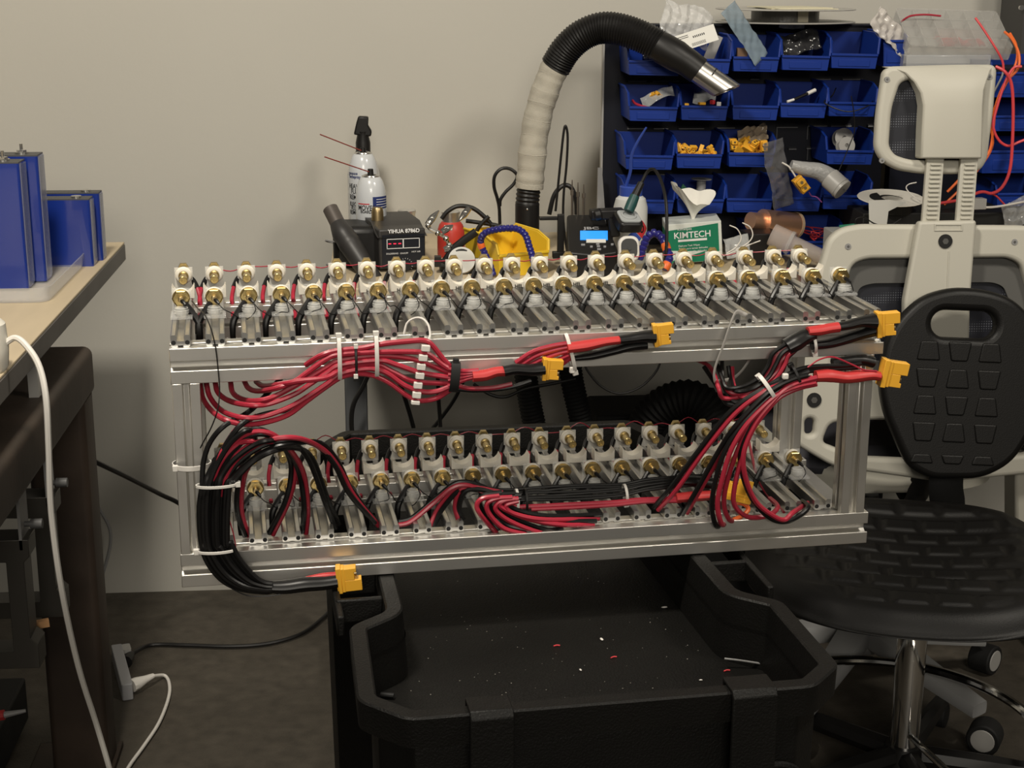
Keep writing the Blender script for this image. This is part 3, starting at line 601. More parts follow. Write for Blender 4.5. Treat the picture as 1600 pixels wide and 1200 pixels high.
for s, c2 in [([(776, 833, .012), (752, 806), (745, 790), (754, 779), (780, 775)], 0), ([(826, 835, .004), (788, 826), (765, 804), (761, 787), (776, 779), (800, 777)], 0),
              ([(876, 832, .004), (850, 834), (800, 816), (775, 797), (781, 784), (805, 779)], 0), ([(928, 820, .012), (876, 820), (826, 811), (784, 793), (786, 783), (810, 779)], 0),
              ([(936, 810, .02), (852, 812), (804, 803), (790, 790), (810, 783)], 0)]:
    lay(s, REDC, .004, .003); lay([(q[0]+4, q[1]-6) + tuple(q[2:]) for q in s], BLKC, .010, .003)
for k in range(6): j_ = lambda: random.uniform(-1.3, 1.3); lay([(748, 762+3*k+j_()), (790, 766+3.4*k+j_()), (835, 763+3.9*k+j_()), (900, 759+4*k+j_()), (970, 756+3.6*k+j_()), (1010, 748+3.6*k+j_()), (1060, 744+3*k+j_()), (1112, 742+2.8*k)], BLKC, .062-.005*k, .0020)
lay([(786, 793), (840, 791), (900, 788), (960, 785), (1000, 781), (1064, 779)], REDC, .030, .003); lay([(830, 796), (900, 793), (960, 789), (1010, 784), (1064, 783)], REDC, .028, .0026)
shrink(hF, 'red_heat_shrink', tr([(1056, 778), (1080, 776), (1112, 774)], .028), [.0075, .0082, .0078], REDS, .75)
shrink(hF, 'black_heat_shrink', tr([(1060, 752), (1085, 752), (1110, 755), (1135, 757)], .042), [.0075, .0092, .0090, .0080], BLKC, .75)
tie(hF, atr(807, 783, .038), RX, .014, .011, w=.0034, head=(0, -1)); tie(hF, atr(977, 772, .040), RX+Vector((0, 0, .1)), .0115, .010, w=.0034, head=(0, -1)); tie(hF, atr(821, 783, .036), RX, .0145, .011, w=.003, head=(0, -1), mt=BLK)
q0 = atr(1150, 784, .012); q1 = atr(1160, 742, .02); plug(hF, q0, q1, 1.25, radians(90))
lay([(1150, 785, .012), (1163, 788, .01), (1169, 796, .008), (1160, 806, .004), (1146, 812, .008)], ORNG, .01, .0028)
cable(hF, [atr(u, v, y) for u, v, y in ((1170, 690, .2), (1182, 740, .13), (1200, 775, .08), (1225, 800, .02))], REDC, .002)
# ------------------------------------------------------------------ black cart with a lipped tray top (rack frame, z in room metres)
CM = Matrix.Translation((RO.x, RO.y, 0)) @ Matrix.Rotation(RY, 4, 'Z')
ct = thing('utility_cart', 'black plastic cart with a deep lipped tray top carrying the rack', 'cart', CM @ Vector((.417, .1, 0)), RY)
ZR = .6555
out = rpoly([(.172, -.31), (.215, -.358), (.620, -.358), (.662, -.316), (.662, -.150), (.622, -.112), (.612, .26), (.688, .33), (.704, .48), (.672, .574), (.228, .590), (.198, .545), (.166, .48), (.166, .32), (.226, .26), (.222, -.100), (.178, -.135)], .012)
def inset(pts, d):
    o = []; n = len(pts)
    for i in range(n):
        a, p, c = Vector(pts[i-1]), Vector(pts[i]), Vector(pts[(i+1) % n])
        e = (p-a).normalized() if (p-a).length > 1e-7 else (c-p).normalized(); f = (c-p).normalized() if (c-p).length > 1e-7 else e
        nrm = (Vector((-e.y, e.x))+Vector((-f.y, f.x))).normalized(); o.append(tuple(p+nrm*d))
    return o
def loops(ls, cap0=False, cap1=False):
    n = len(ls[0]); vs = [q for l in ls for q in l]; fs = [(k*n+i, k*n+(i+1) % n, (k+1)*n+(i+1) % n, (k+1)*n+i) for k in range(len(ls)-1) for i in range(n)]
    if cap0: fs.append(list(range(n-1, -1, -1)))
    if cap1: fs.append(list(range((len(ls)-1)*n, len(ls)*n)))
    return vs, fs
L = lambda d, z: [(x, y, z) for x, y in inset(out, d)]
b = MB(CM); b.add(*loops([L(.020, ZR-.034), L(.001, ZR-.032), L(0, ZR-.002), L(.002, ZR), L(.017, ZR), L(.019, ZR-.002), L(.024, ZR-.078), L(.024, ZR-.0785)], cap1=True)); b.build('tray_top', TOTE, ct, smooth=40)
b = MB(CM); b.add(*loops([L(.028, .14), L(.020, ZR-.05), L(.022, ZR-.033)], cap0=True)); b.build('cart_body', TOTE, ct)
# corner grip ribs left of the notch, pull bar at the back, latch and hook straps at the front
b = MB(CM); b.box(.170, .222, -.060, -.052, ZR-.03, ZR-.002); b.box(.168, .176, -.100, .25, ZR-.028, ZR-.004); b.box(.170, .222, .02, .028, ZR-.03, ZR-.002); b.build('side_grip', TOTE, ct, bevel=.002)
b = MB(CM); b.box(.662, .670, -.100, .25, ZR-.028, ZR-.004); b.box(.612, .665, -.02, -.012, ZR-.03, ZR-.004); b.build('side_grip', TOTE, ct, bevel=.002)
def strap(u0, u1, v):
    p0 = CM.inverted() @ atz(u0, v, ZR); p1 = CM.inverted() @ atz(u1, v, ZR); x0, x1 = p0.x, p1.x
    b = MB(CM); Y = -.358
    P = [(Y+.026, ZR-.008), (Y+.026, ZR+.0045), (Y-.004, ZR+.0045), (Y-.010, ZR-.002), (Y-.012, ZR-.18), (Y-.006, ZR-.18), (Y-.0045, ZR-.006), (Y-.001, ZR+.0008), (Y+.0215, ZR+.0008), (Y+.0215, ZR-.008)]
    b.prism(P, x0, x1, 'yz'); return b.build('hook_strap', TOTE, ct, bevel=.0012)
strap(727, 796, 1098); strap(1133, 1206, 1070)
p = CM.inverted() @ atr(1224, 1180, -.372)
b = MB(CM @ Matrix.Translation((p.x, -.345, 0))); b.torus(frame((0, -.004, ZR-.105), z=(0, 1, 0)) @ Matrix.Diagonal((1.5, 1, 1, 1)), .017, .004, 28, 8); b.box(-.003, .003, -.008, 0, ZR-.10, ZR-.088); b.build('latch', TOTE, ct)
for x, y in ((.24, -.27), (.60, -.27), (.24, .48), (.60, .48)):
    b = MB(CM); b.cyl((x-.016, y, .05), (x+.016, y, .05), .05, n=24); w_ = b.build('caster_wheel', BLKM, ct, bevel=.004)
    b = MB(CM); b.box(x-.024, x-.018, y-.02, y+.02, .04, .14); b.box(x+.018, x+.024, y-.02, y+.02, .04, .14); b.build('caster_fork', GREY, ct)
# litter on the tray
rz = random.Random(3); zf = ZR-.0783
for (u, v, l, m_, nm) in ((870, 1009, 'small pink wire offcut on the left of the black tray', REDF, 'wire_offcut'), (959, 1027, 'pink wire offcut lower on the black tray', REDF, 'wire_offcut'), (1136, 1048, 'curled pink wire offcut near the right corner of the tray', REDF, 'wire_offcut')):
    p = atz(u, v, zf+.001); a = rz.random()*2; d_ = Vector((cos(a*.3), sin(a*.3), 0))*.0038; b = MB(); b.tube([p-d_, p+Vector((0, .001, .0003)), p+d_], .0008, 6, 3); tag(b.build(nm, m_), l, 'wire offcut', 'wire offcuts on the tray')
for (u, v, s_, l) in ((940, 999, .0036, 'largest white plastic crumb on the black tray'), (907, 1047, .0024, 'small white crumb at the centre front of the tray'), (1038, 949, .0040, 'curled white shaving toward the back right of the tray'), (1095, 1063, .002, 'tiny white crumb by the right hook strap')):
    p = atz(u, v, zf+.0006); b = MB(Matrix.Translation(p) @ Matrix.Rotation(rz.random()*3, 4, 'Z')); b.ball((0, 0, .0004), (s_, s_*.5, .0009), 6); tag(b.build('plastic_crumb', NYL), l, 'crumb', 'crumbs on the tray')
b = MB()
for i in range(90):
    u = rz.uniform(640, 1120); v = rz.uniform(900, 1090); p = atz(u, v, zf+.0003); r = rz.uniform(.0003, .0008); b.ball(p, (r, r*.7, .0003), 4)
tag(b.build('swarf_dust', mat('swarf', (.45, .43, .38), .6)), 'pale swarf specks scattered over the black tray', 'dust', kind='stuff')
b = MB(); p = atz(604, 1085, zf+.004); b.cyl(p-Vector((.006, 0, 0)), p+Vector((.008, -.004, 0)), .003, n=10); tag(b.build('rubber_stub', BLKM), 'short black rubber stub in the front left corner of the tray', 'stub')
p = atz(1112, 1037, zf+.001); b = MB(); b.tube([atz(1132, 1029, zf+.012), atz(1158, 1032, zf+.010), atz(1196, 1038, zf+.006)], .0011, 6, 3); tag(b.build('metal_pick', GREY), 'thin grey metal pick in the right corner of the tray', 'pick')
# ------------------------------------------------------------------ black work stool
SH = Vector((.854, 2.305, 0))
st = thing('work_stool', 'black moulded work stool with chrome column and foot ring', 'stool', SH, 0)
SM = Matrix.Translation((SH.x-.012, SH.y-.005, 0)) @ Matrix.Rotation(radians(-14), 4, 'Z')
def seat_r(t):
    c, s_ = cos(t), sin(t); k = 2.5; return (abs(c/.262)**k+abs(s_/.195)**k)**(-1/k)
def pad(x, y, cx_, cy_, g=.006):
    sh = (int(math.floor(y/cy_)) % 2)*.5
    fx = (x/cx_+sh) % 1; fy = (y/cy_) % 1; ex = min(fx, 1-fx)*cx_; ey = min(fy, 1-fy)*cy_; e = min(ex, ey)
    return max(0, min(1, (e-g)/.005))
def seat_top(x, y, q):
    z = .425 + .020*(y/.2)*(1 if y > 0 else .9) - .012*(1-min(1, (x/.16)**2))*(1 if y > -.08 else .4)
    if y > .09: z += .030*((y-.09)/.1)**1.5
    z -= .016*max(0, (-y-.07)/.12)**2
    if q < .86: z += .0042*pad(x+.31, y+.33, .066, .042, .005)*(1 if q < .80 else (.86-q)/.06)
    return z - .024*max(0, (q-.84)/.16)**2.2
b = MB(SM)
def sf(u, w):
    t = 2*pi*u; R0 = seat_r(t)
    if w <= .86: q = w/.86; x, y = q*R0*cos(t), q*R0*sin(t); return (x, y, seat_top(x, y, q))
    k = (w-.86)/.14; x, y = R0*cos(t), R0*sin(t); z0 = seat_top(x, y, 1); q = 1+.030*sin(pi*min(1, k*1.6))-(.20*max(0, k-.45)/.55); zb = .374+.018*(y/.2)
    z = z0+(zb-z0)*min(1, k*1.5); return (q*x, q*y, z-(.004 if k > .9 else 0))
b.grid(sf, 210, 96, True); b.lathe([(.0001, .372), (.15, .376)], n=24); b.build('seat', PU, st, smooth=60)
# backrest
bc = aty(1492, 596, 2.485)
BM = frame(bc, x=Vector((1, -.10, -.035)), z=Vector((.10, -1, .16)))
k = .97*2.80/2428
bo = [(-.118, -.008), (-.116, .048), (-.098, .096), (-.062, .136), (-.018, .152), (.03, .152), (.075, .140), (.112, .106), (.132, .055), (.134, -.01), (.122, -.075), (.094, -.128), (.050, -.156), (-.030, -.160), (-.064, -.142), (-.078, -.118), (-.108, -.055)]
ho = [(x*1.0+.005, y+.098) for x, y in rrect(.108, .046, .0229, 6)]
b = MB(BM); b.slab([rpoly([(x*1.11, y*1.05) for x, y in bo], .06, 5), ho], .034, .012, None, 3)
random.seed(4)
for r_ in range(5):
    for c_ in range(3):
        cx_ = -.052+.052*c_+.004*r_*0; cy_ = .052-.046*r_; s_ = .006 if (r_+c_) % 2 else -.006; w_, h_ = .017, .0165
        if r_ == 4: h_ = .008
        q = rpoly([(cx_-w_-s_*.5, cy_+h_), (cx_+w_+s_*.5, cy_+h_), (cx_+w_-s_*.5, cy_-h_), (cx_-w_+s_*.5, cy_-h_)], .004, 3); b.slab([q], .006, .0025, Matrix.Translation((0, 0, .0165)), 2)
b.build('backrest', PU, st, smooth=50)
pz = aty(1476, 735, 2.60)
b = MB(); b.tube([aty(1480, 680, 2.515), aty(1478, 760, 2.515), Vector((aty(1476, 800, 2.52).x, 2.52, .40)), Vector((SH.x+.03, 2.48, .345)), Vector((SH.x, 2.35, .345))], .031, 8, 6, flat=.25, up=(1, 0, 0)); b.build('back_post', BLKM, st)
b = MB(); b.cyl((SH.x, SH.y, .33), (SH.x, SH.y, .376), .075, .09, n=24); b.build('seat_mount', BLKM, st)
b = MB(); b.cyl((SH.x, SH.y, .07), (SH.x, SH.y, .335), .0245, n=28); b.build('column', CHROME, st)
b = MB(); b.torus(Matrix.Translation((.800, 2.250, .140)), .250, .0085, 72, 10)
for a in (4.98,): b.cyl((.800+.250*cos(a), 2.250+.250*sin(a), .140), (SH.x, SH.y, .10), .006, n=10)
b.build('foot_ring', CHROME, st)
b = MB(); b.cyl((SH.x, SH.y, .040), (SH.x, SH.y, .078), .040, .030, n=24)
for a in (-16, 56, 128, 200, 272):
    c_, s_ = cos(radians(a)), sin(radians(a)); b.tube([SH+Vector((c_*.02, s_*.02, .058)), SH+Vector((c_*.15, s_*.15, .052)), SH+Vector((c_*.25, s_*.25, .046))], [.020, .018, .014], 8, 3)
b.build('star_base', BLK, st)
for a in (-16, 56, 128, 200, 272):
    p = SH+Vector((cos(radians(a))*.245, sin(radians(a))*.245, .023)); b = MB(); t_ = Vector((-sin(radians(a)), cos(radians(a)), 0)); b.cyl(p-t_*.014, p+t_*.014, .023, n=18); b.build('caster', BLKM, st, bevel=.003)

# ------------------------------------------------------------------ pale office chair seen from behind
CH = Vector((.882, 2.647, 0)); oc = thing('office_chair', 'off-white office chair with headrest seen from behind', 'office chair', CH, 0)
b = MB(); b.lathe([(.0001, .095), (.036, .095), (.044, .12), (.042, .150), (.030, .165), (.0001, .165)], Matrix.Translation(CH), 24)
LEG = (-57, 15, 87, 159, 231)
for a in LEG:
    c_, s_ = cos(radians(a)), sin(radians(a)); t_ = Vector((-s_, c_, 0)); d_ = Vector((c_, s_, 0))
    def lf(u, w): 
        r = .03+.24*u; hw = .030-.010*u; th = .034-.014*u; z = .135-.060*u**.9; a_ = 2*pi*w
        return CH+d_*r+t_*(hw*max(-1, min(1, 1.3*cos(a_))))+Vector((0, 0, z+th*max(-1, min(1, 1.3*sin(a_)))*.6))
    b.grid(lf, 8, 16); e = [lf(1, j/16) for j in range(16)]; b.add(e, [list(range(16))])
b.build('star_base', BASEG, oc)
for a in LEG:
    c_, s_ = cos(radians(a)), sin(radians(a)); p = CH+Vector((c_*.285, s_*.285, .03)); t_ = Vector((-sin(radians(a+25)), cos(radians(a+25)), 0))
    b = MB(); b.cyl(p-t_*.022, p+t_*.022, .0295, n=24); cs = b.build('caster', BLKM, oc, bevel=.003)
    b = MB(); b.cyl(p-t_*.0235, p+t_*.0235, .021, n=24); b.build('caster_disc', LGREY, cs, bevel=.001)
b = MB(); b.cyl(CH+Vector((0, 0, .16)), CH+Vector((0, 0, .25)), .024, n=20); b.cyl(CH+Vector((0, 0, .24)), CH+Vector((0, 0, .402)), .014, n=16); b.build('gas_column', BLKM, oc)
YB_ = 2.60   # plane of the backrest
def P2(u, v, y): q = aty(u, v, y); return q
# local chair back frame: x right, y up, z toward the viewer
o_ = aty(1470, 430, YB_); KM = frame(o_, x=Vector((1, -.02, 0)), z=Vector((.02, -1, .10)))
KI = KM.inverted()
def kp(u, v, off=0.):
    d = ray(u, v); nrm = KM.col[2].xyz; c0 = KM @ Vector((0, 0, off)); t = (c0-CO).dot(nrm)/d.dot(nrm); q = KI @ (CO+d*t); return (q.x, q.y)
frm = [kp(*q) for q in ((1292, 372), (1312, 356), (1340, 350), (1600, 352), (1628, 358), (1648, 380), (1668, 470), (1690, 600), (1690, 690), (1640, 735), (1470, 752), (1300, 728), (1236, 690), (1228, 600), (1262, 470))]
win = [kp(*q) for q in ((1330, 412), (1352, 404), (1572, 402), (1592, 412), (1606, 460), (1612, 560), (1590, 585), (1350, 588), (1296, 576), (1300, 520), (1318, 450))]
low = [kp(*q) for q in ((1282, 690), (1294, 660), (1330, 655), (1600, 655), (1640, 668), (1640, 690), (1600, 708), (1470, 718), (1340, 712))]
slt = [kp(*q) for q in rrect(15, 26, 7, 4, 1263, 665)]
b = MB(KM); b.slab([rpoly(frm, .02, 5), rpoly(win, .014, 4), rpoly(low, .012, 4), slt], .026, .008, None, 3); b.build('back_frame', OFFW, oc, smooth=50)
b = MB(KM); inn = inset([(-x, y) for x, y in rpoly(win, .014, 4)][::-1], .0); w2 = [(x, y) for x, y in rpoly(win, .014, 4)]
cxw = sum(q[0] for q in w2)/len(w2); cyw = sum(q[1] for q in w2)/len(w2)
w_in = [(cxw+(x-cxw)*.86, cyw+(y-cyw)*.66-.012) for x, y in w2]; w_o = [(cxw+(x-cxw)*1.04, cyw+(y-cyw)*1.06) for x, y in w2]
b.slab([w_o, w_in], .006, .001, Matrix.Translation((0, 0, -.010))); b.build('mesh_border', mat('mesh_border', (.10, .098, .092), .6), oc)
mm = mat('woven_mesh', (.012, .013, .018), .55)
nt = mm.node_tree; bs = nt.nodes['Principled BSDF']; tc = nt.nodes.new('ShaderNodeTexCoord'); ck = nt.nodes.new('ShaderNodeTexVoronoi'); ck.inputs['Scale'].default_value = 230; ck.inputs['Randomness'].default_value = 0
rp = nt.nodes.new('ShaderNodeValToRGB'); rp.color_ramp.elements[0].position = .16; rp.color_ramp.elements[0].color = (.16, .17, .20, 1); rp.color_ramp.elements[1].position = .30; rp.color_ramp.elements[1].color = (.010, .011, .018, 1)
nt.links.new(tc.outputs['Object'], ck.inputs['Vector']); nt.links.new(ck.outputs['Distance'], rp.inputs[0]); nt.links.new(rp.outputs[0], bs.inputs['Base Color'])
b = MB(KM); b.slab([w_o], .003, .0005, Matrix.Translation((0, 0, -.016))); b.build('mesh_panel', mm, oc)
# spine plate, ratchet strips, bolts
b = MB(KM); sp = [kp(*q, .03) for q in ((1435, 346), (1525, 344), (1515, 470), (1512, 620), (1412, 620), (1412, 470))]; b.slab([rpoly(sp, .006, 3)], .022, .005, Matrix.Translation((0, 0, .024)), 2)
b.slab([[kp(*q, .036) for q in ((1460, 350), (1504, 350), (1504, 361), (1460, 361))], [kp(*q, .036) for q in ((1462, 352), (1502, 352), (1502, 359), (1462, 359))]], .002, .0003, Matrix.Translation((0, 0, .0355)))
b.box(-.001, .001, -.02, .045, .034, .0362)
b.build('spine_plate', OFFW, oc, smooth=40)
def bolt(u, v, off, r, par, mt=BLKM):
    x, y = kp(u, v, off); b = MB(KM); b.cyl((x, y, off-.003), (x, y, off+.0015), r, n=20); q = b.build('bolt', mt, par); b = MB(KM); b.cyl((x, y, off+.0015), (x, y, off+.0022), r*.45, n=6); b.build('hex_socket', STEEL, q)
bolt(1477, 377, .0355, .0122, oc); bolt(1272, 625, .0135, .013, oc)
for u, v in ((1325, 385), (1585, 378)): bolt(u, v, .0130, .0052, oc, GREY)
for u0, u1, du in ((1446, 1473, -5), (1499, 1526, -5)):
    b = MB(KM); q = [kp(*z, .02) for z in ((u0+2, 244), (u1+2, 244), (u1+du-1, 348), (u0+du-1, 348))]; b.slab([q], .010, .0015, Matrix.Translation((0, 0, .018)))
    for i in range(13):
        v = 257+7*i; t_ = (v-244)/104; a_ = kp(u0+2+(du-3)*t_+6, v, .02); c_ = kp(u1+2+(du-3)*t_-5, v, .02); b.box(min(a_[0], c_[0]), max(a_[0], c_[0]), a_[1]-.0014, a_[1]+.0014, .0225, .0262)
    b.build('ratchet_strip', OFFW, oc, bevel=.0005)
# headrest
hf = [kp(*q, .0) for q in ((1378, 112), (1388, 104), (1500, 101), (1556, 101), (1550, 170), (1540, 250), (1530, 266), (1500, 272), (1440, 272), (1400, 266), (1376, 252), (1365, 232), (1368, 180))]
hw = [kp(*q, .0) for q in ((1404, 130), (1420, 124), (1530, 124), (1532, 140), (1524, 240), (1512, 250), (1420, 250), (1396, 242), (1387, 228), (1391, 170))]
b = MB(KM); b.slab([rpoly(hf, .016, 5), rpoly(hw, .016, 5)], .024, .008, None, 3); hd = b.build('headrest_frame', OFFW, oc, smooth=50)
b = MB(KM); b.slab([[(x*1, y) for x, y in rpoly(hw, .012, 4)]], .004, .0005, Matrix.Translation((0, 0, -.008))); b.build('headrest_mesh', mm, hd)
# bulging centre panel: full width at the top edge, narrowing to the band below
L_ = [(1379, 104), (1396, 107), (1414, 113), (1430, 128), (1440, 145), (1444, 165), (1442, 205), (1440, 248)]; R_ = [(1555, 102), (1554, 105), (1550, 110), (1545, 124), (1540, 140), (1538, 165), (1537, 205), (1536, 248)]; Z_ = [.010, .014, .020, .028, .034, .036, .037, .034]
def ctr(o):
    vs = []
    for (a_, c_, z) in zip(L_, R_, Z_):
        for i in range(9):
            t_ = i/8; q = kp(a_[0]+(c_[0]-a_[0])*t_, a_[1]+(c_[1]-a_[1])*t_, z); vs.append((q[0], q[1], (z if o else -.004)-(.004*(2*t_-1)**4 if o else 0)))
    return vs
a_ = ctr(1); c_ = ctr(0); N = len(L_); fs = [(r*9+i, r*9+i+1, (r+1)*9+i+1, (r+1)*9+i) for r in range(N-1) for i in range(8)]
o2 = N*9; bd = [r*9 for r in range(N)]+[(N-1)*9+i for i in range(1, 9)]+[r*9+8 for r in range(N-2, -1, -1)]+[i for i in range(7, 0, -1)]
fs2 = [tuple(o2+i for i in reversed(f)) for f in fs]; fs3 = [(bd[i], bd[(i+1) % len(bd)], bd[(i+1) % len(bd)]+o2, bd[i]+o2) for i in range(len(bd))]
b = MB(KM); b.add(a_+c_, fs+fs2+fs3); b.build('headrest_panel', OFFW, hd, smooth=45, bevel=.003)
for u, v in ((1386, 124), (1378, 251), (1546, 120)): bolt(u, v, .0125, .0045, hd, GREY)
# seat: cushion and shell
SQ = Vector((CH.x+.05, CH.y+.20, 0))
b = MB(Matrix.Translation((SQ.x, SQ.y, 0))); b.prism(rrect(.46, .40, .10, 8), .435, .490); b.build('seat_cushion', PURP, oc, bevel=.018)
b = MB(Matrix.Translation((SQ.x, SQ.y, 0)))
def shf(u, w):
    t = 2*pi*u; k = 3.2; R0 = (abs(cos(t)/.238)**k+abs(sin(t)/.212)**k)**(-1/k); lift = .12*abs(cos(t))**1.8*(1 if cos(t) > 0 else .6)
    pr = [(.0, .400), (.60, .400), (.93, .402), (1., .425+lift), (.985, .442+lift), (.96, .44+lift*.8), (.90, .42), (.0, .418)]; j = min(int(w*7), 6); f_ = w*7-j; q = pr[j][0]*(1-f_)+pr[j+1][0]*f_; z = pr[j][1]*(1-f_)+pr[j+1][1]*f_
    return (q*R0*cos(t), q*R0*sin(t), z)
b.grid(shf, 64, 21, True); b.build('seat_shell', OFFW, oc, smooth=60)
b = MB(); p0 = aty(1590, 712, 2.66); pass
ap = [aty(*q, 2.64) for q in ((1574, 700), (1604, 700), (1596, 810), (1592, 816), (1574, 818))]
b.prism([(q.x, q.z) for q in ap], 2.60, 2.66, 'xz'); b.build('arm_support', OFFW, oc, bevel=.006)
b = MB(); q0 = aty(1585, 690, 2.66); b.prism(rrect(.09, .24, .03, 5, q0.x+.03, 2.72), q0.z, q0.z+.03); b.build('arm_pad', BLK, oc, bevel=.006)
xk = (KM @ Vector((.008, -.25, 0))).x; b = MB(); b.tube([KM @ Vector((.008, -.24, -.03)), KM @ Vector((.008, -.29, -.035)), Vector((xk, 2.66, .385)), Vector((xk, 2.74, .388))], .022, 8, 5, flat=.4, up=(1, 0, 0)); b.build('back_bracket', BLK, oc)
# ------------------------------------------------------------------ work desk along the wall
DZ = .797
dk = thing('work_desk', 'long light wood work desk along the back wall', 'desk', (.7, 2.9, 0))
XL = -.105
b = MB(); b.box(XL, 1.75, 2.66, 3.225, DZ-.025, DZ); b.build('desk_top', WOOD, dk, bevel=.002)
lx = aty(557, 640, 2.88).x
for x in (lx, 1.40):
    b = MB(); b.box(x-.021, x+.021, 2.85, 2.92, .07, DZ-.026); b.build('leg', mat('desk_leg_paint', (.085, .088, .092), .5), dk, bevel=.004)
for x in (atz(531, 1150, 0).x+.012, 1.31):
    b = MB(); b.prism([(2.545, .012), (2.545, .026), (2.60, .052), (2.84, .072), (3.10, .06), (3.12, .012)], x-.016, x+.016, 'yz'); b.build('foot', LGREY, dk, bevel=.003)
    b = MB(); b.cyl((x, 2.565, 0), (x, 2.565, .013), .014, n=16); b.cyl((x, 3.09, 0), (x, 3.09, .013), .014, n=16); b.build('levelling_pad', BLKM, dk)
b = MB(); b.box(lx, 1.4, 2.87, 2.90, DZ-.07, DZ-.026); b.build('cross_beam', GREY, dk)
# things under the desk: ribbed fume hoses, cables
def ribbed(name, lab, pts, r, pitch, mt=BLKM, amp=.12, par=None, n=22):
    p = crom(pts, 10); L_ = [0]
    for i in range(1, len(p)): L_.append(L_[-1]+(p[i]-p[i-1]).length)
    N = int(L_[-1]/pitch)*4; q = []; rr = []; j = 0
    for i in range(N+1):
        s_ = L_[-1]*i/N
        while j < len(p)-2 and L_[j+1] < s_: j += 1
        f_ = (s_-L_[j])/max(L_[j+1]-L_[j], 1e-9); q.append(p[j].lerp(p[j+1], f_)); rr.append(r*(1+amp*(.5+.5*sin(pi/2*i)) - amp*.5))
    b = MB(); b.tube(q, rr, n, 1); o = b.build(name, mt, par, smooth=50)
    return o if par else tag(o, lab, 'hose')
ribbed('ribbed_hose', 'left black ribbed hose hanging under the desk', [aty(u, v, 2.98) for u, v in ((818, 540), (822, 590), (830, 640), (842, 700), (850, 780), (852, 860))], .0225, .0075)
ribbed('ribbed_hose', 'second black ribbed hose hanging under the desk', [aty(u, v, 2.96) for u, v in ((888, 540), (893, 590), (904, 640), (918, 700), (926, 780), (930, 860))], .0225, .0075)
ribbed('ribbed_hose', 'thick black ribbed hose looping under the desk at the right', [aty(u, v, y) for u, v, y in ((985, 800, 3.0), (988, 740, 3.0), (1002, 680, 2.98), (1032, 636, 2.96), (1078, 622, 2.94), (1116, 648, 2.92), (1132, 700, 2.9), (1136, 780, 2.9), (1138, 850, 2.9))], .036, .011)
wire('desk_cable', 'black cable hanging in a bow beside the desk leg', 'cable', [aty(u, v, 2.80) for u, v in ((585, 560), (570, 598), (553, 630), (549, 660), (553, 700), (560, 760))], .0045, BLK)
wire('desk_cable', 'thin black cable dropping under the desk behind the red fan', 'cable', [aty(u, v, 2.95) for u, v in ((612, 560), (625, 600), (638, 640), (648, 680), (655, 740))], .0045, BLK)
wire('desk_cable', 'straight black cable under the desk behind the black strap', 'cable', [aty(u, v, 2.9) for u, v in ((683, 560), (685, 620), (688, 670), (690, 760))], .004, BLK)
wire('desk_cable', 'black cable crossing diagonally under the desk', 'cable', [aty(u, v, 2.93) for u, v in ((735, 570), (712, 620), (690, 652), (668, 680), (640, 720))], .004, BLK)
wire('desk_cable', 'black cable sagging between the two ribbed hoses', 'cable', [aty(u, v, 2.86) for u, v in ((740, 600), (765, 616), (790, 620), (820, 608), (860, 600), (900, 592))], .0032, BLK)
wire('desk_cable', 'thin cable hanging in a deep loop under the middle of the desk', 'cable', [aty(u, v, 2.7) for u, v in ((908, 560), (920, 582), (940, 604), (968, 615), (1000, 605), (1024, 582), (1034, 560))], .0022, BLK)
b = MB(); x0 = aty(925, 700, 3.12).x; b.box(x0, x0+.62, 3.06, 3.22, .0, .44); cab = tag(b.build('under_desk_cabinet', BLKM, bevel=.006), 'dark cabinet standing on the floor under the desk', 'cabinet')

# ------------------------------------------------------------------ spray cans and hot air station
def can(u, vtop, vshoulder, y, r, lab, straw, texts):
    c = aty(u, 420, y); hs = aty(u, vshoulder, y).z-DZ; ht = aty(u, vtop, y).z-DZ; x = c.x
    t = thing('spray_can', lab, 'spray can', (x, y, DZ), 0, 'white spray cans on the desk'); M = Matrix.Translation((x, y, DZ))
    b = MB(M); pr = [(.0001, .001), (r-.002, .001), (r, .004), (r, hs-.045)]
    for i in range(1, 9): a = pi/2*i/8; pr.append((.014+(r-.014)*cos(a)**1.1, hs-.045+.045*sin(a)))
    pr.append((.0001, hs)); b.lathe(pr, n=36); b.build('can_body', mat('can_enamel', (.60, .62, .64), .22, coat=.3), t)
    b = MB(M); b.torus(Matrix.Translation((0, 0, hs)), .0150, .0022, 28, 8); b.build('can_rim', STEEL, t)
    b = MB(M); b.cyl((0, 0, hs), (0, 0, ht-.001), .0062, .0052, n=14); b.build('nozzle', BLK, t)
    if straw:
        e = aty(*straw, y-.03); b = MB(); b.tube([Vector((x-.003, y-.004, DZ+ht-.006)), e], .0011, 6, 1); b.build('straw', mat('red_straw', (.22, .03, .02), .4), t)
    for a0, z, s_, tx, m_ in texts:
        b = MB()
        cu = MB(); cu.text(tx, s_, Matrix(), .0001, 'LEFT', .85, .0002)
        for q in cu.v: pass
        vs = [M @ Vector(((r+.0003+q.z)*sin(a0+q.x/r), -(r+.0003+q.z)*cos(a0+q.x/r), aty(u, z, y-r).z-DZ+q.y)) for q in cu.v]; b.add(vs, cu.f); b.build('lettering', m_, t, smooth=0)
    return t, x, r, hs
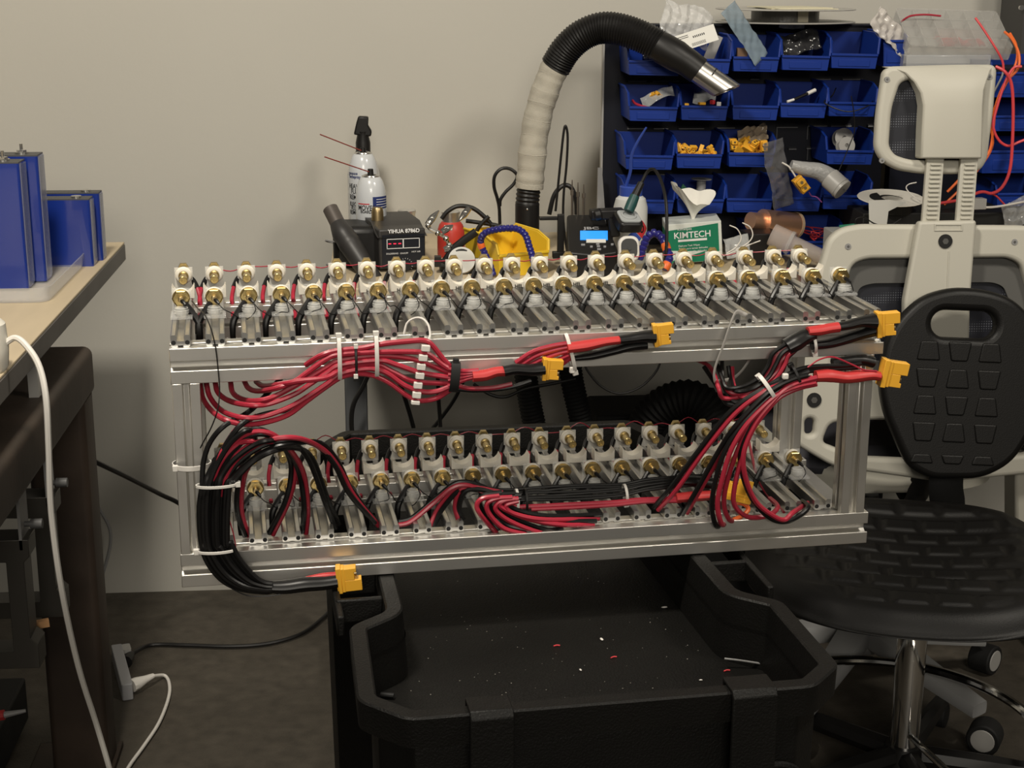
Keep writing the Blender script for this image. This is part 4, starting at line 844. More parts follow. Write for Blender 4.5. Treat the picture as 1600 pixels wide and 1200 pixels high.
can(571, 230, 239, 3.03, .0285, 'taller white spray can behind the shorter one with a red straw', (500, 210), [(-1.25, 292, .0125, 'HEAVY', BPRT), (-1.0, 300, .0130, 'FLUX', BPRT), (-1.2, 309, .0130, 'REM', BPRT), (-1.2, 320, .0105, 'ELEC', BPRT), (-1.0, 326.5, .0105, 'FLUX', BPRT), (-1.2, 333, .0105, 'REMO', BPRT), (-1.25, 277, .0085, 'Techspray', NPRT), (-1.25, 272.5, .010, '=====', NPRT)])
t, x, r, hs = can(582, 263, 275, 2.94, .0290, 'shorter white spray can standing in front of the taller one', (507, 245), [(-.95, 325.5, .0130, 'MOVER', BPRT), (-.75, 331.5, .0080, 'BOARDS', BPRT)])
M = Matrix.Translation((x, 2.94, DZ))
def wrap(mb, a0, a1, z0, z1, rr, n=10): mb.add([M @ Vector((rr*sin(a0+(a1-a0)*i/n), -rr*cos(a0+(a1-a0)*i/n), z)) for z in (z0, z1) for i in range(n+1)], [(i, i+1, n+2+i, n+1+i) for i in range(n)])
zp = lambda v: aty(582, v, 2.94-r).z-DZ
b = MB(); wrap(b, .12, 1.35, zp(327), zp(308), r+.0004); b.build('blue_label', NPRT, t); b = MB(); wrap(b, -.95, -.10, zp(320), zp(318.4), r+.0004); b.build('red_label_line', REDP, t)
b = MB()
for i in range(4): wrap(b, .35, 1.3, zp(324.5-4*i), zp(323.6-4*i), r+.0006)
b.build('label_print', WPRT, t)
# trigger bottle behind
c = aty(571, 400, 3.105); sb = thing('trigger_bottle', 'tall white bottle with a black trigger head behind the spray cans', 'spray bottle', (c.x, 3.105, DZ)); M = Matrix.Translation((c.x, 3.105, DZ))
zt = aty(571, 182, 3.105).z-DZ; zn = aty(571, 232, 3.105).z-DZ
b = MB(M); b.lathe([(.0001, 0), (.030, 0), (.032, .004), (.032, zn-.05), (.026, zn-.025), (.013, zn-.004), (.013, zn), (.0001, zn)], n=28); b.build('bottle', mat('white_bottle', (.66, .66, .64), .35), sb)
b = MB(M); b.lathe([(.0001, zn-.012), (.0145, zn-.012), (.0145, zn+.012), (.011, zn+.028), (.012, zn+.034), (.0001, zn+.034)], n=20); b.build('collar', BLK, sb)
b = MB(M); b.prism([(-.018, zn+.028), (.016, zn+.024), (.018, zn+.034), (.011, zn+.046), (.012, zt), (-.008, zt+.001), (-.012, zn+.052)], -.010, .010, 'xz'); b.build('trigger_head', BLK, sb, bevel=.003)
# hot air station
ys = 2.80; p0 = aty(593, 440, ys); p1 = aty(667, 440, ys); ztp = aty(630, 352, ys).z
hs_ = thing('hot_air_station', 'charcoal hot air rework station with red digits on its front', 'rework station', ((p0.x+p1.x)/2, ys+.08, DZ))
x0, x1 = p0.x, p1.x; xb = aty(552, 400, 2.98).x
SR = Matrix.Translation((x0, ys, 0)) @ Matrix.Rotation(radians(11), 4, 'Z') @ Matrix.Translation((-x0, -ys, 0))
b = MB(SR); b.prism([(x0, ys), (x1, ys), (x1+.004, ys+.17), (x0-.004, ys+.17)], DZ+.006, ztp-.008); b.build('station_case', STATION, hs_, bevel=.003)
b = MB(SR); b.prism([(ys-.001, ztp-.022), (ys+.06, ztp-.003), (ys+.172, ztp-.003), (ys+.172, ztp-.012), (ys-.004, ztp-.022)], x0-.003, x1+.003, 'yz'); b.build('case_hood', STATION, hs_, bevel=.0015)
pf = ys-.0012
def fy(u, v, s_=1): q = aty(u, v, pf); return q
b = MB(SR); q0, q1 = aty(601, 371, pf), aty(662, 438, pf); a_, c_ = aty(597, 368, pf), aty(665, 436, pf); b.box(a_.x, c_.x, pf-.0006, pf+.0012, max(c_.z, DZ+.01), a_.z); fp = b.build('front_panel', mat('station_panel', (.008, .010, .016), .35), hs_)
b = MB(SR); a_, c_ = aty(604, 374, pf), aty(657, 389, pf); 
for (xa, xb_, za, zb) in ((a_.x, c_.x, a_.z-.0012, a_.z), (a_.x, c_.x, c_.z, c_.z+.0012), (a_.x, a_.x+.0012, c_.z, a_.z), (c_.x-.0012, c_.x, c_.z, a_.z), ((a_.x+c_.x)/2-.001, (a_.x+c_.x)/2+.001, c_.z, a_.z)): b.box(xa, xb_, pf-.0012, pf, za, zb)
b.build('display_frame', WPRT, fp)
b = MB(SR)
for u in (609, 617, 625): q = aty(u, 381.5, pf); b.box(q.x-.0025, q.x+.0025, pf-.0014, pf, q.z-.0008, q.z+.0008)
b.build('digit_segment', LED, fp)
b = MB(SR); q = aty(633, 362, pf); b.text('YIHUA 8786D', .0098, frame((q.x-.002, ys-.0035, q.z), x=(1, 0, 0), z=(0, -1, .3)), .0002, bold=.0002); b.build('lettering', WPRT, fp, smooth=0); b = MB(SR)
for u, v, tx in ((613, 397, 'SOLDERING'), (632, 397, 'ON/OFF'), (651, 395, 'HOT AIR')): q = aty(u, v, pf); b.text(tx, .0042, frame((q.x, pf-.001, q.z), x=(1, 0, 0), z=(0, -1, 0)), .0002)
b.build('lettering', WPRT, fp, smooth=0)
b = MB(SR); q = aty(634, 416, pf); b.cyl((q.x, pf, q.z), (q.x, pf-.012, q.z), .0098, .0085, n=20); b.build('dial_knob', BLK, fp, bevel=.001)
b = MB(SR)
for i in range(13): a = radians(-30+20*i); b.obox(frame((q.x+.0128*cos(a), pf-.0008, q.z+.0128*sin(a)), x=(cos(a), 0, sin(a)), z=(0, -1, 0)), .002, .0006, .0004)
b.build('dial_tick', WPRT, fp)
# hot air handle in its side holder, nozzle caps on top
b = MB(); h0, h1 = aty(516, 326, 2.86), aty(534, 362, 2.83); h2 = aty(585, 440, 2.775); h0b = h0.lerp(h1, .5)
b.tube([h0, h0.lerp(h1, .6), h1], .0142, 18, 1); b.build('hot_air_nozzle', mat('nozzle_grey', (.10, .085, .075), .5, .3), hs_)
b = MB(); b.tube([h1.lerp(h0, .35), h1.lerp(h2, .02), h1.lerp(h2, .12), h1.lerp(h2, .25), h1.lerp(h2, .35), h2], [.0150, .0200, .0200, .0215, .0205, .0175], 18, 2); b.build('hot_air_handle', STATION, hs_)
b = MB(); qa = aty(524, 400, 2.86); b.box(aty(521, 400, 2.86).x, x0+.004, 2.84, 2.94, aty(524, 418, 2.86).z, aty(524, 352, 2.86).z); b.build('handle_holder', BLK, hs_, bevel=.012)
b = MB(); b.torus(frame(aty(519, 378, 2.85), z=(.2, .3, 1)), .012, .0016, 24, 6); b.build('wire_loop', GREY, hs_); b = MB(); b.torus(frame(aty(524, 416, 2.78), z=(.2, .3, 1)), .015, .0020, 24, 6); b.build('wire_loop', GREY, hs_)
q = aty(590, 345, 2.88); b = MB(Matrix.Translation((q.x, 2.88, ztp-.0028))); b.lathe([(.0001, 0), (.0115, 0), (.0110, .016), (.0098, .022), (.0085, .024), (.0001, .024)], n=20); tag(b.build('nozzle_cap', BRASSD), 'dull brass nozzle cap standing on the charcoal station', 'nozzle')
# capped jars
def jar(u, v0, v1, y, r, body, lab, nm, capm=mat('cap_steel', (.80, .79, .76), .3, .9), label=False):
    c = aty(u, 400, y); z0 = aty(u, v0, y).z-DZ; z1 = aty(u, v1, y).z-DZ; t = thing(nm, lab, 'bottle', (c.x, y, DZ)); M = Matrix.Translation((c.x, y, DZ))
    b = MB(M); b.lathe([(.0001, 0), (r-.002, 0), (r, .003), (r, z1-.018), (r*.86, z1-.006), (.018, z1), (.0001, z1)], n=28); b.build('bottle', body, t)
    b = MB(M); b.lathe([(.0001, z1-.001), (.0165, z1-.001), (.0165, z0-.008), (.0178, z0-.006), (.0178, z0-.002), (.0150, z0), (.0001, z0)], n=26); b.build('cap', capm, t)
    if label: b = MB(M); b.add([(r*1.005*sin(a), -r*1.005*cos(a), z) for z in (.055, .064) for a in (-.55, -.35, -.15, .05)], [(i, i+1, i+5, i+4) for i in range(3)]); b.build('paper_label', PAPER, t)
    return t
jar(637, 327, 341, 3.04, .022, mat('grey_jar', (.30, .29, .27), .4), 'small jar with a steel cap behind the charcoal station', 'capped_jar')
jar(705, 329, 346, 2.96, .0265, REDB, 'red bottle with a steel cap beside the charcoal station', 'capped_bottle', label=True)
# ------------------------------------------------------------------ third hand with clips and magnifier
yt = 2.82; c = aty(722, 425, yt); th = thing('helping_hand', 'helping hand stand with alligator clips, black arms and a round glass', 'helping hand', (c.x, yt, DZ))
b = MB(); b.tube([aty(u, v, 2.86) for u, v in ((690, 342), (700, 330), (716, 322), (738, 325), (756, 338), (768, 352), (772, 362))], .0042, 8); b.tube([aty(u, v, 2.86) for u, v in ((728, 345), (750, 348), (775, 352), (800, 360))], .004, 8); b.tube([aty(u, v, 2.85) for u, v in ((744, 362), (752, 350), (764, 338))], .004, 8); b.build('flexible_arm', BLK, th)
def clip(p, q, r):
    b = MB(); d = (q-p); n_ = d.cross(Vector((0, 1, 0))).normalized()*.0035
    b.tube([p+n_*.3, p.lerp(q, .5)+n_, q], [.0035, .0032, .0012], 6, 2, flat=.6); b.tube([p-n_*.6, p.lerp(q, .45)-n_, q], [.0038, .0030, .0012], 6, 2, flat=.6); b.cyl(p.lerp(q, .4)-Vector((0, .004, 0)), p.lerp(q, .4)+Vector((0, .004, 0)), .0035, n=10); b.build('alligator_clip', STEEL, th)
clip(aty(667, 351, 2.84), aty(686, 329, 2.84), 1); clip(aty(734, 325, 2.84), aty(716, 346, 2.84), 1); clip(aty(690, 362, 2.82), aty(708, 352, 2.82), 1); clip(aty(694, 390, 2.80), aty(712, 384, 2.80), 1)
b = MB(); b.tube([aty(u, v, 2.83) for u, v in ((667, 350), (672, 358), (684, 364), (696, 372), (702, 384))], .0032, 8)
for u, v in ((669, 352), (684, 364), (697, 373), (702, 383)): b.ball(aty(u, v, 2.83), .0055, 8)
b.build('jointed_arm', STEEL, th)
b = MB(); b.tube([aty(694, 412, 2.80), aty(712, 386, 2.80), aty(744, 362, 2.80)], .0075, 8, 2, flat=.5); b.build('angled_arm', BLK, th)
b = MB(); q = aty(721, 412, 2.79); b.cyl((q.x, 2.790, q.z+.004), (q.x, 2.780, q.z+.009), .0245, n=32); b.build('glass_disc', mat('grey_lens', (.55, .55, .52), .4), th)
b = MB(); b.torus(frame((q.x, 2.79, q.z), z=(0, 1, 0)), .0250, .003, 36, 8); b.cyl(aty(683, 408, 2.79), aty(752, 406, 2.79), .004, n=8); b.obox(Matrix.Translation(aty(684, 408, 2.79)), .012, .02, .018); b.build('lens_frame', BLK, th)
b = MB(); b.lathe([(.0001, 0), (.042, 0), (.042, .010), (.030, .016), (.0001, .018)], Matrix.Translation((c.x, yt, DZ)), 28); b.cyl((c.x, yt, DZ+.014), aty(702, 384, 2.83), .004, n=8); b.build('weighted_base', BLK, th)

# yellow bin
def parts_bin(name, lab, M, w, d, h, lip, mt, group, wt=.0022):
    t = thing(name, lab, 'storage bin', M.translation, 0, group); t.matrix_world = M; PM[t.name] = M
    # local: x right, y back, z up, origin at the bottom of the front face centre; front is narrower at the bottom
    a, cc = w/2, w/2-.0065; b = MB(M)
    sd = lambda s_: [(s_*cc, 0, 0), (s_*cc, d, 0), (s_*a, d, h), (s_*a, d*.34, h), (s_*(a-.001), .004, h*.86), (s_*(cc+.003), 0, lip)]
    for s_ in (-1, 1):
        q = sd(s_); q2 = [(x-s_*wt, y, z) for x, y, z in q]; n = 6; b.add(q+q2, [list(range(n)) if s_ < 0 else list(range(n-1, -1, -1)), list(range(2*n-1, n-1, -1)) if s_ < 0 else list(range(n, 2*n))]+[(i, (i+1) % n, (i+1) % n+n, i+n) for i in range(n)])
    b.add([(-cc, 0, 0), (cc, 0, 0), (cc, d, 0), (-cc, d, 0), (-cc, 0, wt), (cc, 0, wt), (cc, d, wt), (-cc, d, wt)], [(0, 3, 2, 1), (4, 5, 6, 7), (0, 1, 5, 4), (1, 2, 6, 5), (2, 3, 7, 6), (3, 0, 4, 7)])
    b.prism([(-cc, 0), (cc, 0), (a, h), (-a, h)], d-wt, d, 'xz')
    b.build('bin_body', mt, t, bevel=.0006)
    b = MB(M); b.prism([(-cc-.0005, 0), (cc+.0005, 0), (cc+.0035, lip), (-cc-.0035, lip)], -.001, wt, 'xz'); b.box(-cc-.003, cc+.003, -.0042, .0008, lip-.0045, lip); b.box(-cc*.72, cc*.72, -.0024, -.001, lip*.14, lip*.60) if mt is BIN else None
    b.build('bin_front', mt, t, bevel=.0008)
    for s_ in (-1, 1): b = MB(M); b.tube([(s_*(cc+.003), -.001, lip), (s_*(a-.001), .003, h*.86), (s_*a, d*.34, h+.001), (s_*a, d, h+.001)], .0024, 6, 1); b.build('bin_rim', mt, t)
    return t
pa = aty(768, 420, 2.80); pb_ = aty(862, 410, 2.80)
M = Matrix.Translation(((pa.x+pb_.x)/2, 2.76, DZ)) @ Matrix.Rotation(radians(24), 4, 'Z')
parts_bin('yellow_bin', 'yellow plastic parts bin turned sideways beside the wrapped hose', M, .110, .13, .070, .042, YELB, None, .003)
# segmented coolant hoses
def segs(name, lab, pts, r, joints):
    p = [Vector(q) for q in pts]; t = thing(name, lab, 'flexible hose', (p[0].x, p[0].y, DZ)); c_ = crom(p, 12); L_ = [0]
    for i in range(1, len(c_)): L_.append(L_[-1]+(c_[i]-c_[i-1]).length)
    n = int(L_[-1]/(r*1.15)); j = 0; b = MB(); bo_ = MB()
    for i in range(n+1):
        s_ = L_[-1]*i/n
        while j < len(c_)-2 and L_[j+1] < s_: j += 1
        q = c_[j].lerp(c_[j+1], (s_-L_[j])/max(L_[j+1]-L_[j], 1e-9)); d = (c_[j+1]-c_[j]).normalized(); tt = i/n
        tgt = b
        tgt.lathe([(.0001, -r*.6), (r*.80, -r*.6), (r, -r*.3), (r, r*.3), (r*.72, r*.65), (.0001, r*.65)], frame(q, z=d), 14)
    b.build('hose_segment', LOC, t)
    for k in joints: q = c_[min(int(k*len(c_)), len(c_)-2)]; d = (c_[min(int(k*len(c_)), len(c_)-2)+1]-q).normalized(); bo_ = MB(); bo_.lathe([(.0001, -r*1.1), (r*.9, -r*1.1), (r*1.08, -r*.6), (r*1.08, r*.6), (r*.9, r*1.1), (.0001, r*1.1)], frame(q, z=d), 16); bo_.build('orange_joint', ORNG, t)
    return t
segs('segmented_hose', 'dark blue segmented hose arching over the yellow bin', [aty(u, v, y) for u, v, y in ((770, 428, 2.72), (765, 412, 2.73), (757, 395, 2.74), (751, 378, 2.74), (758, 364, 2.73), (780, 358, 2.72), (805, 357, 2.71), (820, 366, 2.70), (827, 385, 2.69), (832, 402, 2.68), (836, 420, 2.67))], .0062, (.27,))
segs('segmented_hose', 'dark blue segmented hose looping beside the green tissue box', [aty(u, v, y) for u, v, y in ((1000, 402, 2.72), (1006, 384, 2.72), (1012, 370, 2.72), (1024, 364, 2.72), (1036, 374, 2.71), (1042, 390, 2.70), (1046, 402, 2.69), (1040, 418, 2.68))], .0075, (.68, .97))
b = MB(); q = aty(1040, 406, 2.66)
# ------------------------------------------------------------------ fume arm
fa = thing('fume_arm', 'fume extraction arm of bandaged and ribbed hose with a steel nozzle', 'extraction arm', (aty(824, 400, 2.97).x, 2.97, DZ))
Y0 = 2.97
zc = aty(824, 300, Y0); b = MB(); xq = zc.x
b.cyl((xq, Y0, DZ), (xq, Y0, aty(824, 318, Y0).z), .0235, n=28); b.build('base_collar', BLK, fa, bevel=.001)
ribbed('lower_sleeve', '', [Vector((xq, Y0, aty(824, 319, Y0).z)), aty(825, 305, Y0), aty(827, 288, Y0)], .0225, .007, BLK, .10, fa)
b = MB(); q = aty(824, 327, Y0-.024); b.ball((q.x, q.y, q.z), .0026, 8); b.build('screw', STEEL, fa)
lp = [aty(u, v, Y0-.0) for u, v in ((827, 294), (830, 262), (834, 220), (841, 180), (851, 145), (864, 112), (876, 92))]
b = MB(); rr = []; pp = crom(lp, 14); N = len(pp)
for i in range(N): rr.append(.0266+.0006*sin(i*.37)+.0005*sin(i*.9+1)+.0003*random.uniform(-1, 1))
b.tube(pp, rr, 26, 1); b.build('bandage_wrap', CANV, fa, smooth=50)
b = MB()
for i in range(4, N-2, 9):
    d = (pp[i+1]-pp[i]).normalized(); d = (d+Vector((0, .12*(1 if i % 2 else -1), .08))).normalized(); b.torus(frame(pp[i], z=d), rr[i]+.0001, .0006, 30, 6)
b.build('bandage_edge', mat('bandage_light', (.50, .47, .40), .9), fa)
ribbed('ribbed_section', '', [aty(u, v, y) for u, v, y in ((868, 104, Y0), (884, 78, Y0-.01), (908, 56, Y0-.02), (938, 44, Y0-.03), (970, 46, Y0-.045), (1004, 58, Y0-.06), (1030, 72, Y0-.07))], .0285, .0052, BLK, .09, fa)
e0, e1, e2, e3 = aty(1026, 70, Y0-.07), aty(1058, 88, Y0-.08), aty(1075, 98, Y0-.085), aty(1092, 111, Y0-.09)
b = MB(); b.tube([e0, e0.lerp(e1, .3), e1, e2.lerp(e1, .5), e2, e3], [.0275, .0290, .0288, .0268, .0260, .0254], 40, 1); b.build('adaptor', BLK, fa)
n0, n1 = aty(1088, 109, Y0-.09), aty(1135, 141, Y0-.105)
m = frame(n0, x=(n1-n0), z=(0, 0, 1)); Ln = (n1-n0).length; b = MB(m); n = 36; R0 = .0226
vs = []; 
for rr_ in (R0, R0-.0012):
    for k in range(n): a = 2*pi*k/n; vs.append((0, rr_*cos(a), rr_*sin(a)))
    for k in range(n): a = 2*pi*k/n; vs.append((Ln-.014+.030*(.5+.5*sin(a+.25)), rr_*cos(a), rr_*sin(a)))
fs = [(i, (i+1) % n, n+(i+1) % n, n+i) for i in range(n)]+[(2*n+i, 3*n+i, 3*n+(i+1) % n, 2*n+(i+1) % n) for i in range(n)]+[(n+i, n+(i+1) % n, 3*n+(i+1) % n, 3*n+i) for i in range(n)]
b.add(vs, fs); b.build('steel_nozzle', mat('brushed_steel', (.66, .64, .60), .30, 1.), fa)
b = MB(m)
for a0 in (-.42, 0, .42): a = 2.15+a0; b.obox(frame((.030, (R0+.0001)*cos(a), (R0+.0001)*sin(a)), x=(0, -sin(a), cos(a)), z=(0, cos(a), sin(a))), .0065, .0024, .0008)
b.build('nozzle_slot', BLKM, fa)
# cable loops behind
wire('loop_cable', 'black cable looped upright beside the wrapped hose', 'cable', [aty(u, v, 3.08) for u, v in ((781, 350), (780, 325), (777, 310), (772, 292), (773, 275), (783, 264), (797, 264), (808, 274), (803, 287), (790, 300), (782, 312), (781, 322))], .0034, BLK)
wire('loop_cable', 'tall thin black cable loop rising behind the soldering station', 'cable', [aty(u, v, 2.96) for u, v in ((868, 330), (872, 290), (877, 240), (881, 205), (884, 197), (887, 215), (885, 260), (881, 300), (880, 340), (884, 380), (890, 410))], .0024, BLK)
wire('loop_cable', 'thick black cable arch behind the soldering station', 'cable', [aty(u, v, 3.0) for u, v in ((858, 335), (866, 305), (880, 290), (893, 294), (900, 315), (901, 335))], .0046, BLK)
b = MB(); pq = [aty(*q, 3.02) for q in ((932, 348), (934, 262), (940, 262), (950, 345))]; pq[0].z = pq[3].z = DZ; b.prism([(q.x, q.z) for q in pq], 3.015, 3.023, 'xz'); br = b.build('metal_bracket', GREY); tag(br, 'grey metal upright bracket at the left edge of the bin panel', 'bracket')

# ------------------------------------------------------------------ soldering station
yj = 2.72; xa = aty(888, 420, yj).x; xb = aty(966, 420, yj).x; zf_ = aty(925, 394, yj).z; zb_ = aty(925, 335, 2.84).z
sj = thing('soldering_station', 'black soldering station with a lit blue screen', 'soldering station', ((xa+xb)/2, yj+.06, DZ))
xm = (xa+xb)/2; sl = (zb_-zf_)/.12
tp = rpoly([(xa, yj), (xm, yj-.008), (xb, yj), (xb-.012, yj+.12), (xa+.010, yj+.12)], .008)
b = MB(); n = len(tp); b.add([(x, y, DZ+.004) for x, y in tp]+[(x, y, zf_+sl*(y-yj)) for x, y in tp], [list(range(n-1, -1, -1)), list(range(n, 2*n))]+[(i, (i+1) % n, n+(i+1) % n, n+i) for i in range(n)]); b.build('station_case', BLK, sj, bevel=.002, smooth=40)
TM = frame((xm, yj+.06, zf_+sl*.06+.0006), x=(1, 0, 0), z=(0, -sl, 1)); TI = TM.inverted()
def tpx(u, v, off=0.):
    d = ray(u, v); nrm = TM.col[2].xyz; c0 = TM.translation+nrm*off; t = (c0-CO).dot(nrm)/d.dot(nrm); return TI @ (CO+d*t)
def tbox(mb, u0, v0, u1, v1, h):
    q = [tpx(u0, v1), tpx(u1, v1), tpx(u1, v0), tpx(u0, v0)]; mb.prism([(w_.x, w_.y) for w_ in q], -.0002, h)
b = MB(TM); tbox(b, 906.5, 361, 949.5, 375, .0008); b.build('screen', LCD, sj)
b = MB(TM); tbox(b, 916, 374.5, 946.5, 379.5, .0012); b.build('screen_sticker', PAPER, sj)
b = MB(TM); q = tpx(924, 357); b.text('JBC', .0115, Matrix.Translation((q.x, q.y, .0004)), .0002, 'CENTER', 1.6, .0003); b.build('lettering', mat('grey_print', (.35, .35, .36), .4), sj, smooth=0)
for u, v, w_ in ((911, 383, 6), (934, 382, 5), (956.5, 382.5, 4), (924, 386, 4), (935, 385.5, 5), (945, 386, 4), (936, 390, 6)): b = MB(TM); tbox(b, u-w_/2, v-1.2, u+w_/2, v+1.2, .0014); b.build('button', mat('button_grey', (.28, .28, .29), .4), sj)
b = MB(); pts = [aty(*q, 2.84) for q in ((890, 345), (890, 338), (916, 339), (919, 346))]; b.prism([(q.x, q.z) for q in pts], 2.835, 2.855, 'xz'); b.build('cartridge_rack', NYL, sj, bevel=.002)
for u, tip in ((894, 279), (903, 283), (912, 286)): b = MB(); p_ = aty(u, 338, 2.845); e_ = aty(u, tip+2, 2.845); b.cyl(p_, p_.lerp(e_, .62), .0022, n=8); b.cyl(p_.lerp(e_, .58), p_.lerp(e_, .72), .0034, n=10); b.cyl(p_.lerp(e_, .72), e_, .0016, .0008, n=8); b.build('soldering_tip', mat('tip_metal', (.22, .19, .16), .35, .8), sj)
b = MB(); b.obox(Matrix.Translation(aty(857, 341, 2.86)), .034, .012, .006); b.obox(Matrix.Translation(aty(876, 366, 2.86)), .012, .014, .075); b.obox(Matrix.Translation(aty(874, 398, 2.86)), .026, .016, .012); b.build('cable_arm', BLK, sj, bevel=.001)
# iron stand and iron
b = MB(); b.obox(frame(aty(948, 334, 2.80), x=(1, 0, .03)), .062, .03, .018); b.cyl(aty(928, 337, 2.79), aty(940, 334, 2.79), .0115, n=14); b.obox(frame(aty(958, 352, 2.80), x=(1, 0, .1)), .02, .03, .04); b.build('stand_arm', BLK, sj, bevel=.003)
s0 = aty(982, 342, 2.76); b = MB(frame(s0, x=(1, .2, -.05), z=(.1, -.35, .9))); b.prism(rrect(.046, .05, .010), -.016, .004); b.build('iron_holder', BLK, sj, bevel=.004)
b = MB(frame(s0, x=(1, .2, -.05), z=(.1, -.35, .9))); b.prism(rrect(.038, .040, .008), .004, .0062); b.torus(Matrix.Translation((0, .002, .0068)), .0125, .0022, 24, 8); b.build('holder_ring', mat('holder_grey', (.42, .44, .44), .35), sj)
b = MB(); g0, g1, g2 = aty(982, 330, 2.76), aty(992, 306, 2.77), aty(1002, 286, 2.78); b.tube([g0, g0.lerp(g1, .5), g1], [.0095, .0100, .0088], 16, 3); b.build('iron_grip', TEAL, sj)
b = MB(); b.tube([g1.lerp(g0, .1), g1.lerp(g2, .5), g2], [.0080, .0068, .0062], 14, 2); b.build('iron_handle', BLK, sj)
b = MB(); b.tube([g2, aty(1012, 268, 2.78), aty(1022, 265, 2.77), aty(1032, 280, 2.75), aty(1040, 310, 2.72), aty(1042, 350, 2.70), aty(1041, 390, 2.69), aty(1038, 415, 2.69)], .0030, 8); b.build('iron_cord', BLK, sj)
b = MB(frame(aty(982, 389, 2.72), x=(1, 0, 0), z=(0, -1, .25))); b.slab([rrect(.038, .046, .014)], .018, .004); cl = b.build('tip_cleaner', NYL, sj)
b = MB(frame(aty(982, 389, 2.72), x=(1, 0, 0), z=(0, -1, .25))); b.prism(rrect(.029, .036, .012), .009, .0098); b.cyl((0, 0, .0098), (0, 0, .0115), .003, n=10); b.build('cleaner_pad', mat('pad_grey', (.045, .045, .045), .7), cl)
# squeeze bottle
c = aty(983, 420, 2.88); wb = thing('squeeze_bottle', 'white squeeze bottle with a blue cap and bent blue spout', 'squeeze bottle', (c.x, 2.88, DZ)); M = Matrix.Translation((c.x, 2.88, DZ)); zs = aty(983, 305, 2.88).z-DZ
b = MB(M); b.lathe([(.0001, 0), (.030, 0), (.032, .003), (.032, zs-.022), (.028, zs-.006), (.021, zs), (.0001, zs)], n=32); b.build('bottle', mat('frosted_bottle', (.62, .63, .61), .4), wb)
b = MB(M); b.lathe([(.0001, zs-.001), (.0215, zs-.001), (.0215, zs+.016), (.0195, zs+.018), (.0001, zs+.018)], n=28); b.build('cap', BLUP, wb)
b = MB(); b.tube([Vector((c.x-.010, 2.88, DZ+zs+.016)), aty(985, 268, 2.87), aty(987, 243, 2.86), aty(996, 222, 2.85), aty(1010, 199, 2.84)], [.0030, .0030, .0028, .0026, .0018], 8, 4); b.build('spout', BLUP, wb)
def onr(a, z, rr=.0323): return M @ Vector((rr*sin(a), -rr*cos(a), z))
zl = aty(994, 359, 2.85).z-DZ
def dia(mb, a, z, s_): mb.grid(lambda u, w_: onr(a+s_/.032*((u-.5)+(w_-.5)), z+s_*((u-.5)-(w_-.5)), .0324), 8, 8)
b = MB(); dia(b, .60, zl, .0170); b.build('red_diamond', REDP, wb); b = MB(); dia(b, .05, zl-.017, .0165); b.build('blue_diamond', BLUP, wb)
b = MB(); cu = MB(); cu.text('0', .021, Matrix(), .0001, bold=.0004); b.add([onr(.60+q.x/.032, zl+q.y, .0327) for q in cu.v], cu.f); b.build('lettering', BPRT, wb, smooth=0)
# tissue box
yk_ = 2.84; k0, k1 = aty(1043, 405, yk_), aty(1130, 402, yk_); zk = aty(1085, 352, yk_).z
KT = frame(Vector(((k0.x+k1.x)/2, yk_, DZ+.005)), x=Vector((1, -.10, .085)), z=(-.085, 0, 1)); wk = (k1-k0).length*.98; hk = zk-DZ; dkk = .085
kb = thing('tissue_box', 'green and white laboratory tissue box with a tissue pulled out', 'tissue box', (KT @ Vector((0, .04, 0))), atan2(KT.col[0].y, KT.col[0].x))
b = MB(KT); b.box(-wk/2, wk/2, 0, dkk, 0, hk); b.build('carton', mat('carton_white', (.62, .65, .61), .45), kb, bevel=.001)
b = MB(KT); b.add([(-wk/2+.001, -.0006, .001), (wk/2-.006, -.0006, .001), (wk/2-.006, -.0006, hk-.004), (-wk/2+.001, -.0006, hk-.012)], [(0, 1, 2, 3)]); b.add([(-wk/2-.0006, -.0006, .001), (-wk/2-.0006, dkk-.002, .001), (-wk/2-.0006, dkk-.002, hk-.014), (-wk/2-.0006, -.0006, hk-.012)], [(3, 2, 1, 0)]); b.build('green_front', GREEN, kb)
b = MB(KT); b.add([(-wk/2+.001, -.001, .004), (wk*.18, -.001, .020), (-wk/2+.001, -.001, .026)], [(0, 1, 2)]); b.build('white_streak', mat('streak_white', (.55, .62, .57), .5), kb)
b = MB(KT); b.text('KIMTECH', .0165, frame((-.003, -.0011, hk*.70), x=(1, 0, 0), z=(0, -1, 0)), .0002, 'CENTER', 1.0, .0002); b.text('Kimwipes', .0068, frame((-.017, -.0011, hk*.86), x=(1, 0, 0), z=(0, -1, 0)), .0002)
for i, tx in enumerate(('Delicate Task Wipes', 'Toallas para tareas delicadas', 'Pano para tarefas delicadas')): b.text(tx, .0048, frame((-.030, -.0011, hk*(.44-.075*i)), x=(1, 0, 0), z=(0, -1, 0)), .0002, 'LEFT')
b.box(-.030, .024, -.0012, -.0008, hk*.545, hk*.60); b.build('lettering', WPRT, kb, smooth=0)
random.seed(11)
tc0 = aty(1077, 325, yk_+.03)
b = MB()
def tis(u, w):
    a = 2*pi*u; q = .003+.036*w**.9; fo = 1+.20*sin(3*a+1.2)*w+.08*sin(7*a)*w; zz = .050*w**.65+.010*sin(2*a+.6)*w-.014*cos(a-.2)*w+.010*sin(a)*w
    return (kc.x+.004+q*fo*cos(a)-.006*w, kc.y+q*fo*.7*sin(a), kc.z+zz+.004*sin(5*a)*w)
kc = KT @ Vector((0, .045, hk)); b.grid(tis, 60, 14, True); b.build('tissue', TISSUE, kb, smooth=80)
